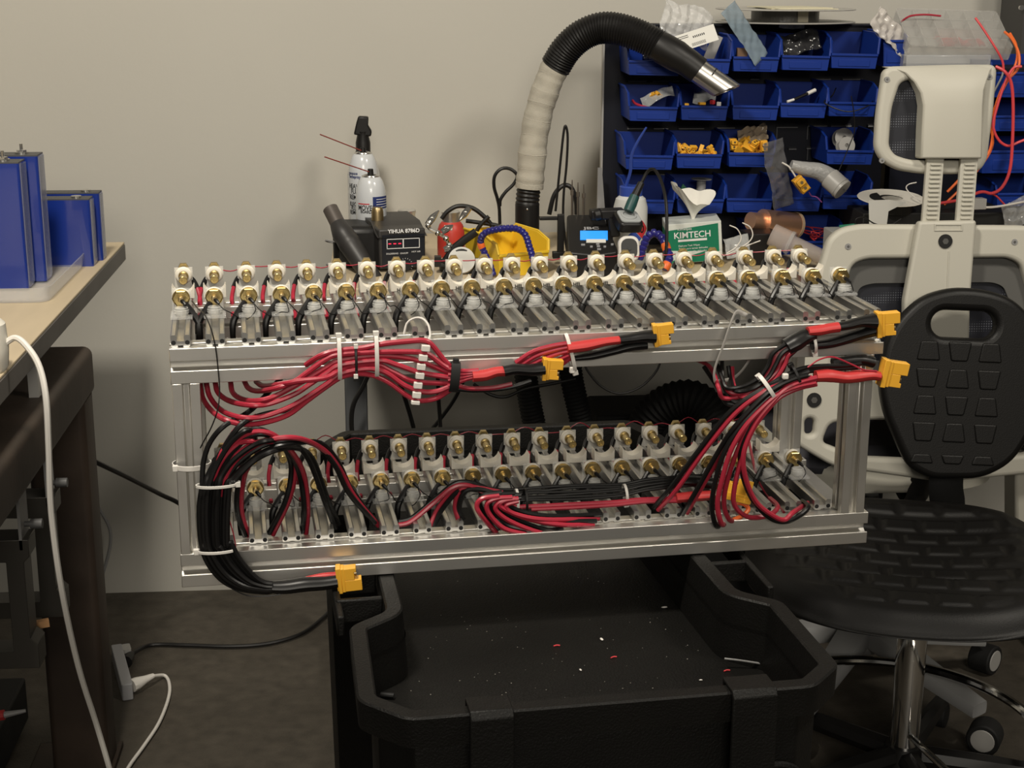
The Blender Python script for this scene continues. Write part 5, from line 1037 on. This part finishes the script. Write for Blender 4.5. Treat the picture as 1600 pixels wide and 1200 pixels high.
# copper spool, power supply block, clear dispenser
q0, q1 = aty(1172, 345, 2.90), aty(1242, 352, 2.95); cs = thing('copper_tape_roll', 'shiny copper tape rolls lying behind the black block', 'tape roll', (q0.x+.03, 2.92, DZ+.03))
b = MB(); b.cyl(q0, q0.lerp(q1, .30), .017, n=28); b.cyl(q0.lerp(q1, .27), q1, .025, n=32); b.build('copper_roll', COPPER, cs)
b = MB(); b.cyl(q0.lerp(q1, .98), q0.lerp(q1, 1.03), .026, n=28); b.build('roll_core', mat('cardboard_core', (.45, .33, .22), .8), cs)
p_ = aty(1187, 385, 2.86); b = MB(frame((p_.x, 2.86, DZ+.031), x=(1, .15, 0))); b.prism(rrect(.066, .06, .004), -.031, .028); kk = tag(b.build('black_block', BLK, bevel=.001), 'square black block under the copper rolls', 'block')
q0, q1 = aty(1206, 366, 2.80), aty(1284, 402, 2.76); cd_ = thing('clear_dispenser', 'clear plastic tube dispenser leaning beside the copper rolls', 'dispenser', (q0.x+.03, 2.78, DZ))
b = MB(); b.tube([q0, q0.lerp(q1, .35), q0.lerp(q1, .40), q1], [.021, .021, .0155, .0145], 20, 1); b.build('tube', mat('clear_tube', (.60, .52, .48), .12, alpha=.42), cd_)
b = MB(); b.cyl(q0.lerp(q1, .34), q0.lerp(q1, .40), .0225, n=20); b.build('flange', CLEAR, cd_)
for i in range(14): b = MB() if i == 0 else b; t_ = .45+.036*i; d = (q1-q0).normalized(); b.torus(frame(q0.lerp(q1, t_), z=d), .010, .0012, 16, 5)
b.build('threaded_rod', STEEL, cd_)
random.seed(5)
def crumple(name, lab, cat, M, w, h, amp, mt, nu=26, nv=22, th=.0004, group=None, par=None, seed=1):
    rr = random.Random(seed); ph = [(rr.uniform(15, 90), rr.uniform(0, 6), rr.uniform(0, 6.28)) for _ in range(9)]
    def f_(u, w_):
        x, y = (u-.5)*w, (w_-.5)*h; z = 0
        for k_, a, p in ph: d = x*cos(a)+y*sin(a); z += amp*abs(((d*k_*1.6+p) % 2)-1)-amp*.5
        return (x+amp*.3*sin(y*90), y+amp*.3*sin(x*80), z*.35)
    b = MB(M); b.grid(f_, nu, nv); o = b.build(name, mt, par, smooth=25); md = o.modifiers.new('solid', 'SOLIDIFY'); md.thickness = th
    return tag(o, lab, cat, group) if par is None else o
crumple('plastic_bag', 'small clear bag of parts beside the tissue box', 'bag', frame(aty(1152, 385, 2.80), x=(1, .2, .1), z=(0, -1, .5)), .05, .04, .006, BAG, seed=3)
for k, pts in enumerate([((1135, 396), (1150, 386), (1158, 372), (1152, 358), (1140, 352)), ((1130, 400), (1155, 390), (1172, 382), (1188, 376)), ((1160, 348), (1172, 355), (1176, 368), (1168, 380), (1150, 390))]): wire('loose_wire', ('white wire curling up beside the tissue box', 'white wire pointing right in front of the black block', 'white wire arching against the black block')[k], 'wire', [aty(u, v, 2.76-.008*k) for u, v in pts], .0011, NYL)
# paper roll and bits at the right
pr = thing('label_reel', 'white reel lying on its side with a loose paper tail', 'reel', (aty(1395, 310, 2.86).x, 2.86, aty(1395, 330, 2.86).z))
q = aty(1392, 310, 2.86); b = MB(); 
for dz in (.022,): b.lathe([(.022, 0), (.062, 0), (.063, .001), (.062, .002), (.022, .002), (.022, 0)], frame((q.x, q.y, q.z-.022+dz), x=(1, 0, 0), z=(.05, -.12, 1)), 40)
b.build('reel_flange', WHT, pr); b = MB(); b.lathe([(.020, 0), (.042, 0), (.042, .022), (.020, .022), (.020, 0)], frame((q.x, q.y, q.z-.021), z=(.05, -.12, 1)), 32); b.build('reel_core', BLKM, pr)
tl = [aty(*z, 2.79) for z in ((1362, 318), (1416, 312), (1388, 330), (1386, 352), (1358, 352))]
b = MB(); pt = [aty(*z, 2.78) for z in ((1357, 313), (1390, 312), (1416, 316), (1388, 330), (1385, 354), (1358, 354))]; b.prism([(z.x, z.z) for z in pt], 2.779, 2.7795, 'xz'); b.build('paper_tail', PAPER, pr)
dbx = aty(1392, 340, 2.88); b = MB(); b.box(dbx.x-.07, dbx.x+.11, 2.83, 2.99, DZ, q.z-.0235); tag(b.build('storage_box', BLKM, bevel=.002), 'dark low box under the white reel', 'box')
b = MB(); p_ = aty(1327, 356, 2.74); b.obox(frame(p_, x=(1, .1, .08), z=(0, -.5, 1)), .032, .02, .0016); cb = b.build('circuit_board', PCB); tag(cb, 'small green circuit board on top of clutter behind the chair back', 'circuit board')
b = MB(); p2 = p_-Vector((0, 0, .002)); b.box(p_.x-.03, p_.x+.04, 2.72, 2.80, DZ, p_.z-.008); tag(b.build('component_box', mat('dull_white_box', (.40, .40, .38), .5), bevel=.001), 'pale box under the small green circuit board', 'box')
wire('loose_wire', 'black wire bent over the clutter behind the chair back', 'wire', [aty(u, v, 2.74) for u, v in ((1336, 352), (1338, 342), (1350, 340), (1368, 350), (1390, 352), (1408, 342))], .0012, BLK)
# ------------------------------------------------------------------ louvred panel and blue bins
YP = 3.06
PA = radians(-1.5)
lp_ = thing('louvred_panel', 'dark louvred panel standing on the desk and carrying the blue bins', 'bin panel', (.68, YP+.01, DZ))
tl_, bl_ = aty(944, 40, YP), aty(937, 335, YP); trr = aty(1392, 36, YP)
pb = MB(); pb.box(tl_.x+.002, trr.x, YP, YP+.012, DZ, (tl_.z+trr.z)/2); pb.build('panel_sheet', NAVY, lp_)
b = MB(); b.box(tl_.x-.0015, tl_.x+.0015, YP-.004, YP+.016, DZ, tl_.z+.003); b.build('panel_edge', LGREY, lp_)
b = MB(); b.box(tl_.x+.003, trr.x+.01, YP-.006, YP+.05, tl_.z-.0, tl_.z+.003); b.build('panel_top', NAVY, lp_)
# louvre lips
def louvre(u0, u1, v): a_, c_ = aty(u0, v, YP-.004), aty(u1, v, YP-.004); return a_, c_
lv = [(982, 1010, 127), (1020, 1060, 127), (1110, 1140, 124), (1172, 1186, 124), (1268, 1298, 124), (1316, 1348, 124), (980, 1008, 201), (1021, 1044, 201), (1060, 1100, 201), (1120, 1148, 200), (1213, 1246, 199), (1262, 1292, 197), (1298, 1330, 197), (1356, 1364, 197), (1232, 1244, 233), (1260, 1273, 232), (984, 1006, 273), (1026, 1050, 273), (1250, 1278, 272)]
for u0, u1, v in lv:
    a_, c_ = louvre(u0, u1, v); b = MB(); b.prism([(YP, a_.z+.004), (YP-.006, a_.z+.001), (YP-.0066, a_.z-.0012), (YP, a_.z-.002)], a_.x, c_.x, 'yz'); b.build('louvre', mat('worn_louvre', (.12, .12, .125), .4, .4), lp_)
for (u, v0, v1) in ((1214, 200, 232), (1262, 197, 218), (1262, 232, 250)): a_ = aty(u, v0, YP-.003); c_ = aty(u, v1, YP-.003); b = MB(); b.box(a_.x-.001, a_.x+.001, YP-.004, YP, c_.z, a_.z); b.build('slot_edge', MATS['worn_louvre'], lp_)

BW, BD, BH, BLIP = .0935, .115, .060, .0275
YF = YP-.008-BD
ROWN = ('top row', 'second row', 'third row', 'fourth row')
NOTE = {(0, 0): 'half hidden by the fume arm', (0, 1): 'under the crinkled bag with a printed label', (0, 2): 'holding a grey foil bag', (0, 3): 'holding a dark bag', (0, 4): 'empty',
        (1, 0): 'holding a small bag of yellow connectors', (1, 1): 'holding red and yellow bits', (1, 2): 'empty beside the steel nozzle', (1, 3): 'holding a white tipped probe', (1, 4): 'holding a curled black wire',
        (2, 0): 'empty behind the bent blue spout', (2, 1): 'filled with small yellow connectors', (2, 2): 'filled with large yellow connectors', (2, 4): 'holding two wire spools',
        (3, 0): 'half hidden by the squeeze bottle', (3, 1): 'holding a small reel behind the tissue', (3, 2): 'dark and nearly empty', (3, 3): 'under the hanging yellow connector', (3, 4): 'under the wrapped tube'}
LIPS = {0: [(980, 1063), (1061, 1141), (1143, 1217), (1219, 1296), (1296, 1371)], 1: [(981, 1059), (1062, 1137), (1142, 1216), (1217, 1291), (1292, 1368)],
        2: [(975, 1052), (1055, 1128), (1136, 1209), None, (1289, 1364)], 3: [(976, 1053), (1056, 1131), (1133, 1207), (1208, 1282), (1283, 1359)]}
LV = {0: [118, 115, 112, 110, 107], 1: [189.5, 188, 187.5, 184, 182], 2: [265, 263, 261, 0, 257], 3: [334, 333, 332, 330, 327]}
BINS = {}
for r in range(4):
    for c_ in range(5):
        if LIPS[r][c_] is None: continue
        u0, u1 = LIPS[r][c_]; p = aty((u0+u1)/2, LV[r][c_], YF); w_ = (aty(u1, LV[r][c_], YF)-aty(u0, LV[r][c_], YF)).length
        M = Matrix.Translation((p.x, YF, p.z)) @ Matrix.Rotation(radians(1.2), 4, 'Y')
        BINS[r, c_] = M; parts_bin('parts_bin', f'blue bin, {ORD[c_]} in the {ROWN[r]}, {NOTE[r, c_]}', M, w_+.004, BD, BH+(.004 if r == 0 else 0), BLIP, BIN, 'blue parts bins')
# bins lower right, partly behind the clutter
for (u0, u1, v, lab) in ((1168, 1238, 402, 'blue parts bin in the lowest row behind the copper rolls'), (1240, 1318, 398, 'blue parts bin in the lowest row holding thin red wires')):
    p = aty((u0+u1)/2, v, YF); M = Matrix.Translation((p.x, YF, p.z)); BINS[lab] = M; parts_bin('parts_bin', lab, M, (aty(u1, v, YF)-aty(u0, v, YF)).length, BD, BH, BLIP, BIN, 'blue parts bins')
M = BINS['blue parts bin in the lowest row holding thin red wires']
rng = random.Random(2)
for k in range(3):
    pts = [M @ Vector((rng.uniform(-.03, .03), rng.uniform(.02, .08), .018+rng.uniform(.0, .028))) for _ in range(7)]
    wire('loose_wire', ('pinkish red wire tangled in the lowest row bin', 'second red wire tangled in the lowest row bin', 'dark red wire tangled in the lowest row bin')[k], 'wire', pts, .0012, REDF)
# yellow connectors
def conn(M, lab, big, group):
    t = thing('yellow_connector', lab, 'connector', M.translation, 0, group); t.matrix_world = M; PM[t.name] = M; b = MB(M)
    if big: b.box(-.011, .011, -.0065, .0065, -.005, .0075); b.prism(rrect(.0085, .0115, .0018, 2, -.0048, 0), .0075, .015); b.prism(rrect(.0085, .0115, .0018, 2, .0048, 0), .0075, .0115)
    else: b.box(-.0072, .0072, -.0040, .0040, -.0035, .004); b.cyl((-.0036, 0, .004), (-.0036, 0, .0085), .0036, n=10); b.cyl((.0036, 0, .004), (.0036, 0, .0085), .0036, n=10)
    b.build('connector_body', YEL, t, bevel=.0006)
    b = MB(M); z = .0151 if big else .0086
    for sx in (-1, 1): b.cyl((sx*(.0048 if big else .0036), 0, (z if sx < 0 or not big else .0117)-.001), (sx*(.0048 if big else .0036), 0, (z if sx < 0 or not big else .0117)), .0022 if big else .0017, n=10)
    b.build('contact', BRASSD, t); return t
from mathutils import Euler
M = BINS[2, 1]; rng = random.Random(9); k = 0
for lay_, n_ in ((0, 9), (1, 9), (2, 7)):
    for i in range(n_):
        x = -.033+.066*((i % 5)+.5*(lay_ % 2))/4.6+rng.uniform(-.003, .003); y = .018+.022*(i//5)+rng.uniform(-.004, .004)+.004*lay_; z = .010+.0115*lay_+rng.uniform(0, .003)
        conn(M @ Matrix.Translation((max(-.034, min(.034, x)), y, z)) @ Euler((rng.uniform(0, 6), rng.uniform(0, 6), rng.uniform(0, 6))).to_matrix().to_4x4(), 'small yellow plastic connector piled in the third row bin', False, 'small yellow connectors piled in a bin')
M = BINS[2, 2]
for i, (x, y, z, rx_, ry_, rz_) in enumerate(((-.034, .02, .041, 1.5, 1.5, .1), (-.022, .02, .031, .3, .2, .5), (-.006, .02, .033, -.6, .5, .2), (.010, .024, .036, .5, -.4, .8), (.028, .024, .038, 1.5, 1.5, 0), (-.020, .03, .016, .2, 0, .2), (.006, .030, .018, 1.4, 0, .3), (.024, .03, .016, .2, .1, -.3), (-.004, .045, .040, .7, .9, .3))):
    conn(M @ Matrix.Translation((x, y, z)) @ Euler((rx_, ry_, rz_)).to_matrix().to_4x4(), 'large yellow plastic connector heaped in the third row bin', True, 'large yellow connectors heaped in a bin')
crumple('plastic_bag', 'clear brownish bag on top of the large yellow connectors', 'bag', BINS[2, 2] @ frame((.012, .05, .056), x=(1, .1, .2), z=(.1, -.6, .7)), .060, .040, .012, mat('amber_bag', (.50, .40, .28), .15, alpha=.6), seed=4)
# contents of the second row
crumple('plastic_bag', 'clear bag of yellow parts sticking out of the second row bin', 'bag', BINS[1, 0] @ frame((.012, .03, .045), x=(1, .1, .32), z=(.2, -.7, .7)), .066, .022, .006, BAG, seed=7)
for i, (x, z) in enumerate(((.004, .044), (.014, .048))): conn(BINS[1, 0] @ Matrix.Translation((x, .034, z)) @ Euler((.8+i, .5, .4)).to_matrix().to_4x4(), 'yellow connector inside the small clear bag in the second row', False, 'yellow connectors in the small bag')
b = MB(BINS[1, 0]); b.tube([(-.034, .04, .035), (-.030, .03, .030), (-.018, .02, .026), (-.008, .015, .024)], .0026, 8); tag(b.build('red_wire_end', REDC), 'red wire end in the first bin of the second row', 'wire')
for i, (x, y, z, m_, lab) in enumerate(((-.032, .012, .028, YEL, 'yellow cap at the left of the second row bin'), (-.002, .016, .030, YEL, 'flat yellow strip in the second row bin'), (.018, .014, .033, REDP, 'red cap in the second row bin'), (.030, .012, .030, NYL, 'white cap in the second row bin'))):
    b = MB(BINS[1, 1] @ Matrix.Translation((x, y, z)) @ Matrix.Rotation(.4*i, 4, 'Z')); b.obox(Matrix(), .014 if i == 1 else .008, .008, .005 if i < 2 else .008); tag(b.build('loose_bit', m_, bevel=.001), lab, 'cap')
crumple('plastic_bag', 'clear crumpled bag of parts in the second bin of the second row', 'bag', BINS[1, 1] @ frame((.010, .05, .042), z=(0, -.7, .7)), .045, .03, .010, BAG, seed=8)
b = MB(BINS[1, 3]); b.tube([(-.016, .012, .033), (.006, .022, .041), (.014, .026, .044)], .003, 8, 1); pr_ = b.build('pen_probe', BLK); tag(pr_, 'black and white probe pen lying in the fourth bin of the second row', 'probe'); PM[pr_.name] = Matrix.Translation(pr_.location)
b = MB(BINS[1, 3]); b.tube([(.013, .0255, .0435), (.022, .03, .047), (.030, .034, .050)], .0037, 8, 1); b.tube([(-.030, .008, .029), (-.016, .012, .033)], .0025, 8, 1); b.build('white_sleeve', NYL, pr_)
wire('loose_wire', 'thin black wire curled over the fifth bin of the second row', 'wire', [aty(u, v, y) for u, v, y in ((1306, 138, 3.0), (1300, 150, 2.96), (1288, 160, 2.93), (1312, 172, 2.92), (1332, 174, 2.92), (1355, 166, 2.93), (1364, 158, 2.95))], .0012, BLK)
wire('loose_wire', 'thin black wire hanging down across the right bins', 'wire', [aty(u, v, 2.90) for u, v in ((1330, 150), (1334, 175), (1335, 205), (1328, 225), (1318, 250), (1310, 268))], .0011, BLK)
# spools in third row
for i, (u, v, y, r, lab) in enumerate(((1314, 217, 3.0, .019, 'grey wire spool at the back of the third row bin'), (1318, 229, 2.972, .0165, 'shiny wire spool at the front of the third row bin'))):
    q = aty(u, v, y); t = thing('wire_spool', lab, 'spool', q, 0); fm_ = frame(q, z=(.1, -1, .25)); b = MB(fm_)
    for z in (0, .016): b.lathe([(.004, z), (r, z), (r, z+.0015), (.004, z+.0015), (.004, z)], n=28)
    b.build('spool_flange', mat('spool_grey', (.36, .35, .33), .4), t); b = MB(fm_); b.cyl((0, 0, .001), (0, 0, .016), r*.62, n=24); b.build('spool_winding', STEEL, t)
b = MB(BINS[3, 1] @ Matrix.Translation((.010, .05, .036))); b.lathe([(.004, 0), (.020, 0), (.020, .0015), (.009, .002), (.009, .022), (.020, .0225), (.020, .024), (.004, .024)], n=24); tag(b.build('small_spool', GREY), 'small dark spool standing in the fourth row bin behind the tissue', 'spool')
b = MB(BINS[3, 1]); b.prism([(-.038, .030), (-.030, .052), (.004, .018), (.004, .008)], .030, .034, 'xz'); tag(b.build('green_card', mat('dark_green', (.008, .07, .035), .5)), 'dark green card leaning in the fourth row bin behind the tissue', 'card')
# hanging bag with connector and wrapped tube
crumple('foil_bag', 'grey antistatic bag hanging beside the empty louvre slots', 'bag', frame(aty(1216, 272, 2.90), x=(.25, .05, -1), z=(.5, -1, .1)), .13, .05, .004, mat('antistatic', (.22, .22, .23), .12, .3, alpha=.45), seed=12)
hc = conn(frame(aty(1251, 288, 2.885), x=(.62, 0, -.75), z=(-.1, -1, .2)) @ Matrix.Scale(1.45, 4), 'yellow connector dangling in front of the fourth row bins', True, None)
wire('loose_wire', 'white wire holding the dangling yellow connector', 'wire', [aty(u, v, 2.885) for u, v in ((1222, 254), (1232, 260), (1238, 268), (1243, 276))], .0016, NYL)
wire('loose_wire', 'thin purple wire below the dangling yellow connector', 'wire', [aty(u, v, 2.885) for u, v in ((1264, 300), (1268, 306), (1276, 308), (1284, 316))], .0011, mat('purple_wire', (.30, .08, .30), .4))
wt = thing('wrapped_tube', 'grey capped tube in bubble wrap lying across the fourth row', 'tube', aty(1290, 280, 2.88)); b = MB()
q_ = [aty(u, v, 2.89) for u, v in ((1236, 258), (1258, 264), (1280, 268), (1300, 280))]; b.tube(q_, [.010, .014, .016, .019], 18, 6); b.build('bubble_wrap', mat('bubble_wrap', (.42, .42, .41), .2, alpha=.8, bump=.8, bscale=160), wt, smooth=30)
q0, q1 = aty(1296, 278, 2.885), aty(1317, 297, 2.865); b = MB(); b.cyl(q0, q1, .0205, n=30); b.torus(frame(q0.lerp(q1, .8), z=q1-q0), .0205, .0012, 30, 6); b.build('end_cap', mat('cap_grey', (.42, .41, .39), .4), wt, bevel=.001)
b = MB(); e = (q1-q0).normalized(); mm_ = frame(q1+e*.0003, x=(1, 0, .1), z=e); b.tube([mm_ @ Vector(z) for z in ((-.007, -.006, 0), (0, .006, 0), (.007, -.006, 0))], .0008, 5, 1); b.build('cap_mark', GREY, wt)
# ------------------------------------------------------------------ on top of the panel
ZT_ = (tl_.z+trr.z)/2+.003
rl = thing('component_reel', 'wide grey component reel lying flat on top of the bin panel', 'reel', (aty(1230, 30, 3.06).x, 3.06, ZT_)); q = aty(1228, 38, 3.06)
RMt = Matrix.Translation((q.x, 3.07, max(q.z, ZT_+.001)))
zz = aty(1228, 15, 3.06).z-RMt.translation.z
b = MB(RMt); b.lathe([(.03, 0), (.135, 0), (.136, .0012), (.135, .0022), (.03, .0022), (.03, 0)], n=56); b.lathe([(.03, zz), (.135, zz+.0), (.136, zz+.001), (.135, zz+.002), (.03, zz+.002), (.03, zz)], n=56); b.build('reel_flange', mat('reel_grey', (.42, .41, .38), .35), rl)
b = MB(RMt); b.lathe([(.028, .0022), (.066, .0022), (.066, zz), (.028, zz), (.028, .0022)], n=40); b.build('reel_tape', mat('reel_tape', (.14, .135, .12), .35, bump=.5, bscale=220, stretch=(1, 1, .2)), rl)
b = MB(RMt); b.box(.008, .028, -.0685, -.0655, .0022, zz); b.build('paper_label', mat('reel_label', (.60, .55, .42), .6), rl)
b = MB(Matrix.Translation((q.x+.01, 3.07, RMt.translation.z+zz+.0025))); b.box(-.06, .07, -.09, .06, 0, .0014); b.M = b.M @ Matrix.Rotation(.2, 4, 'Z'); b.box(-.07, .05, -.08, .05, .0016, .003); tag(b.build('paper_sheets', mat('cream_paper', (.66, .62, .46), .7)), 'cream paper sheets lying on the flat reel', 'paper')
crumple('plastic_bag', 'shiny crinkled clear bag with a white printed label over the top left bins', 'bag', frame(aty(1072, 38, 2.95), x=(1, .2, -.25), z=(.1, -1, .35)), .10, .075, .009, mat('shiny_bag', (.80, .80, .79), .06, alpha=.34), 40, 34, seed=21)
lb = thing('shipping_label', 'white printed label with barcodes on the crinkled bag', 'label', aty(1090, 62, 2.93)); LM = frame(aty(1087, 60, 2.925), x=aty(1133, 52, 2.925)-aty(1062, 75, 2.925), z=(.1, -1, .45))
b = MB(LM); b.box(-.040, .040, -.016, .016, -.0003, .0003); b.build('label_sheet', PAPER, lb)
b = MB(LM)
for i in range(16): b.box(-.010+.0017*i, -.0102+.0017*i+.0009, -.013, -.007, .0003, .0006)
for i in range(7): b.box(-.004+.0034*i, -.002+.0034*i, .002, .006, .0003, .0006)
for y in (.010, .0065): b.box(-.034, -.012, y, y+.0012, .0003, .0006)
b.box(-.034, -.026, -.013, -.008, .0003, .0006); b.build('label_print', BPRT, lb)
crumple('foil_bag', 'bluish grey bag draped into the third bin of the top row', 'bag', frame(aty(1164, 52, 2.93), x=(.75, .1, -1), z=(.5, -1, .5)), .12, .045, .003, mat('blue_bag', (.28, .36, .42), .15, alpha=.6), seed=31)
crumple('foil_bag', 'dark shiny bag in the fourth bin of the top row', 'bag', BINS[0, 3] @ frame((-.002, .040, .050), x=(1, 0, .25), z=(.2, -.8, .6)), .075, .045, .006, mat('dark_bag', (.03, .03, .032), .12), seed=33)
crumple('plastic_bag', 'clear bag flap above the fourth bin of the top row', 'bag', BINS[0, 3] @ frame((-.012, .07, .084), x=(1, 0, -.1), z=(.1, -1, .4)), .05, .022, .006, BAG, seed=34)
b = MB(BINS[0, 1]); b.M = BINS[0, 1] @ Matrix.Translation((.012, .05, .012)) @ Matrix.Rotation(.35, 4, 'Y'); b.box(-.010, .010, 0, .004, 0, .060); tag(b.build('grey_stick', LGREY, bevel=.0005), 'pale grey flat stick standing in the second bin of the top row', 'stick')
b = MB(BINS[0, 2]); b.box(-.032, -.012, .02, .03, .018, .042); tag(b.build('brown_block', mat('brown_cardboard', (.22, .13, .08), .7)), 'brown piece in the third bin of the top row', 'block')
b = MB(BINS[0, 0]); b.obox(Matrix.Translation((-.008, .03, .030)), .02, .012, .012); tag(b.build('foil_scrap', STEEL, bevel=.003), 'small silvery scrap in the first bin of the top row', 'scrap')
# side bin at the right end of the top row
p = aty(1395, 104, YF+.02); M = Matrix.Translation((p.x, YF+.02, p.z)); parts_bin('parts_bin', 'narrow dark blue bin squeezed at the right end of the top row', M, .050, .09, .064, .050, BIN, 'blue parts bins')
crumple('plastic_bag', 'pale wrinkled bag on the narrow blue bin at the top right', 'bag', frame(aty(1392, 50, 2.96), x=(.9, .2, -.8), z=(.3, -1, .5)), .095, .05, .005, mat('pale_bag', (.66, .62, .58), .2, alpha=.7), seed=41)
# ------------------------------------------------------------------ second rack at the far right
YQ = 3.02
r2 = thing('bin_rack', 'second dark bin rack at the right behind the office chair', 'bin rack', (1.30, YQ+.03, DZ)); xa = aty(1400, 150, YQ).x; ztop = aty(1500, 100, YQ).z
b = MB(); b.box(xa+.004, xa+.62, YQ+.02, YQ+.05, DZ+.0005, ztop-.002); b.build('rack_back', NAVY, r2)
b = MB(); b.box(xa+.004, xa+.62, YQ-.10, YQ+.02, ztop-.008, ztop-.002); b.build('rack_top', NAVY, r2)
ux = aty(1590, 60, 3.10); cb_ = thing('dark_cabinet', 'dark grey cabinet upright with a bolt in the top right corner', 'cabinet', (ux.x+.1, 3.13, DZ)); b = MB(); b.box(ux.x, ux.x+.40, 3.08, 3.20, DZ+.0005, 1.55); b.build('cabinet_body', mat('cabinet_grey', (.045, .043, .042), .5), cb_)
q = aty(1595, 12, 3.08); b = MB(); b.cyl((q.x, 3.08, q.z), (q.x, 3.074, q.z), .005, n=14); b.build('bolt', STEEL, cb_)
for (u0, u1, v, hh, ll, lab) in ((1548, 1650, 153, .075, .048, 'large blue bin at the right edge, upper of the side rack'), (1532, 1650, 272, .060, .044, 'large blue bin at the right edge, lower of the side rack'), (1544, 1660, 206, .05, .030, 'shadowed blue bin at the right edge between two others'), (1556, 1640, 330, .055, .034, 'blue bin low at the right edge behind the red wires')):
    p0_, p1_ = aty(u0, v, YQ-.11), aty(u1, v, YQ-.11); M = Matrix.Translation(((p0_.x+p1_.x)/2, YQ-.10, p0_.z)); parts_bin('parts_bin', lab, M, p1_.x-p0_.x, .115, hh, ll, BIN, 'blue parts bins')
og = thing('parts_organizer', 'clear compartment organizer tilted above the chair headrest', 'organizer', aty(1490, 95, 2.98))
OM = frame(aty(1497, 92, 2.93), x=Vector((1, 0, -.03)), z=Vector((0, -.62, 1))); W2 = (aty(1582, 92, 2.93)-aty(1420, 92, 2.93)).length
b = MB(OM); P_ = rrect(W2, .125, .008, 4, 0, .0625); b.prism(P_, 0, .0015); b.prism(P_, .026, .0275); b.build('organizer_shell', mat('organizer_plastic', (.62, .61, .58), .2, alpha=.14), og)
b = MB(OM); 
for i in range(1, 6): b.box(-W2/2+W2*i/6-.0006, -W2/2+W2*i/6+.0006, .002, .123, .0015, .026)
for j in (.031, .062, .093): b.box(-W2/2+.003, W2/2-.003, j-.0006, j+.0006, .0015, .026)
for y_ in (.0, .1238): b.box(-W2/2+.004, W2/2-.004, y_, y_+.0012, .0015, .026)
for x_ in (-W2/2, W2/2-.0012): b.box(x_, x_+.0012, .006, .119, .0015, .026)
b.build('divider', mat('divider_plastic', (.64, .63, .60), .3, alpha=.35), og)
random.seed(8); b = MB(OM)
for i in range(46): x_ = random.uniform(-.03, .055); y_ = random.uniform(.034, .058); b.tube([(x_-.007, y_, .004), (x_, y_+random.uniform(-.004, .004), .009), (x_+.007, y_, .005)], .0020, 6, 2)
o = b.build('red_connectors', REDP, og); o['kind'] = 'stuff'
b = MB(); q0, q1 = aty(1416, 98, 2.92), aty(1548, 101, 2.92); b.box(q0.x, q1.x, 2.92, 3.0, ztop-.0015, aty(1480, 86, 2.92).z); tag(b.build('clear_case', mat('case_plastic', (.62, .64, .66), .1, alpha=.4), bevel=.002), 'flat clear plastic case under the organizer', 'case')
# red and orange wires at the right
RW = [('orange_wire', ORNG, 'bright orange wire strand hanging right of the headrest', ((1570, 50, 2.93), (1582, 62, 2.90), (1592, 85, 2.88), (1590, 108, 2.87), (1570, 130, 2.87), (1556, 165, 2.87), (1552, 200, 2.87), (1544, 240, 2.87), (1510, 270, 2.87), (1480, 300, 2.87)), .0026),
      ('orange_wire', ORNG, 'second orange wire strand beside the bright one', ((1578, 52, 2.92), (1588, 72, 2.9), (1587, 100, 2.88), (1562, 150, 2.88), (1548, 190, 2.88), (1550, 230, 2.88), (1520, 275, 2.88), (1475, 320, 2.88)), .0024),
      ('red_wire', REDF, 'long pinkish red wire looping down at the right edge', ((1556, 104, 2.86), (1570, 112, 2.85), (1580, 130, 2.85), (1583, 165, 2.85), (1582, 220, 2.85), (1578, 265, 2.85), (1566, 292, 2.85), (1550, 302, 2.85), (1532, 300, 2.85), (1500, 312, 2.85), (1466, 318, 2.85)), .0030),
      ('red_wire', REDF, 'pinkish red wire crossing over the side bins', ((1596, 104, 2.86), (1584, 106, 2.86), (1572, 125, 2.86), (1560, 160, 2.86), (1552, 195, 2.86), (1560, 218, 2.86), (1575, 228, 2.86), (1592, 222, 2.86), (1610, 215, 2.86)), .0026),
      ('red_wire', REDF, 'straight red wire standing over the organizer', ((1524, 28, 2.88), (1536, 45, 2.87), (1556, 76, 2.86), (1566, 95, 2.86), (1568, 108, 2.86)), .0022),
      ('red_wire', REDC, 'dark red wire bowed above the organizer', ((1408, 34, 2.99), (1418, 27, 2.98), (1428, 24, 2.98), (1448, 23, 2.98), (1470, 25, 2.98)), .0020),
      ('red_wire', REDF, 'short red wire forking toward the lower right bin', ((1542, 300, 2.86), (1556, 306, 2.86), (1566, 316, 2.86), (1572, 322, 2.86)), .0018),
      ('white_wire', NYL, 'white twisted wire running right behind the headrest strips', ((1520, 322, 2.82), (1545, 324, 2.82), (1570, 321, 2.82), (1595, 316, 2.82), (1620, 312, 2.82)), .0022),
      ('grey_wire', GREY, 'grey wire curving behind the right of the headrest', ((1568, 100, 2.9), (1566, 118, 2.9), (1555, 140, 2.9), (1546, 158, 2.9)), .0020),
      ('white_wire', NYL, 'bent white wire above the reel', ((1432, 285, 2.84), (1420, 288, 2.84), (1416, 294, 2.83), (1424, 304, 2.82), (1438, 314, 2.8)), .0011)]
for n_, m_, lab, pts, r in RW: wire(n_, lab, 'wire', [aty(*q) for q in pts], r, m_)
b = MB(frame(aty(1526, 318, 2.80), x=(1, .1, 0))); b.obox(Matrix(), .030, .02, .020); tag(b.build('terminal_block', LGREY, bevel=.001), 'small grey terminal block behind the headrest strips', 'terminal block')
crumple('plastic_bag', 'clear bag on the clutter at the right edge below the bins', 'bag', frame(aty(1592, 332, 2.82), x=(1, 0, .3), z=(0, -1, .4)), .06, .05, .010, BAG, seed=51)
b = MB(); q = aty(1560, 345, 2.84); b.box(q.x-.14, q.x+.16, 2.84, 2.99, DZ, aty(1560, 332, 2.84).z); tag(b.build('storage_box', BLKM, bevel=.003), 'dark box among the clutter behind the chair back at the right', 'box')
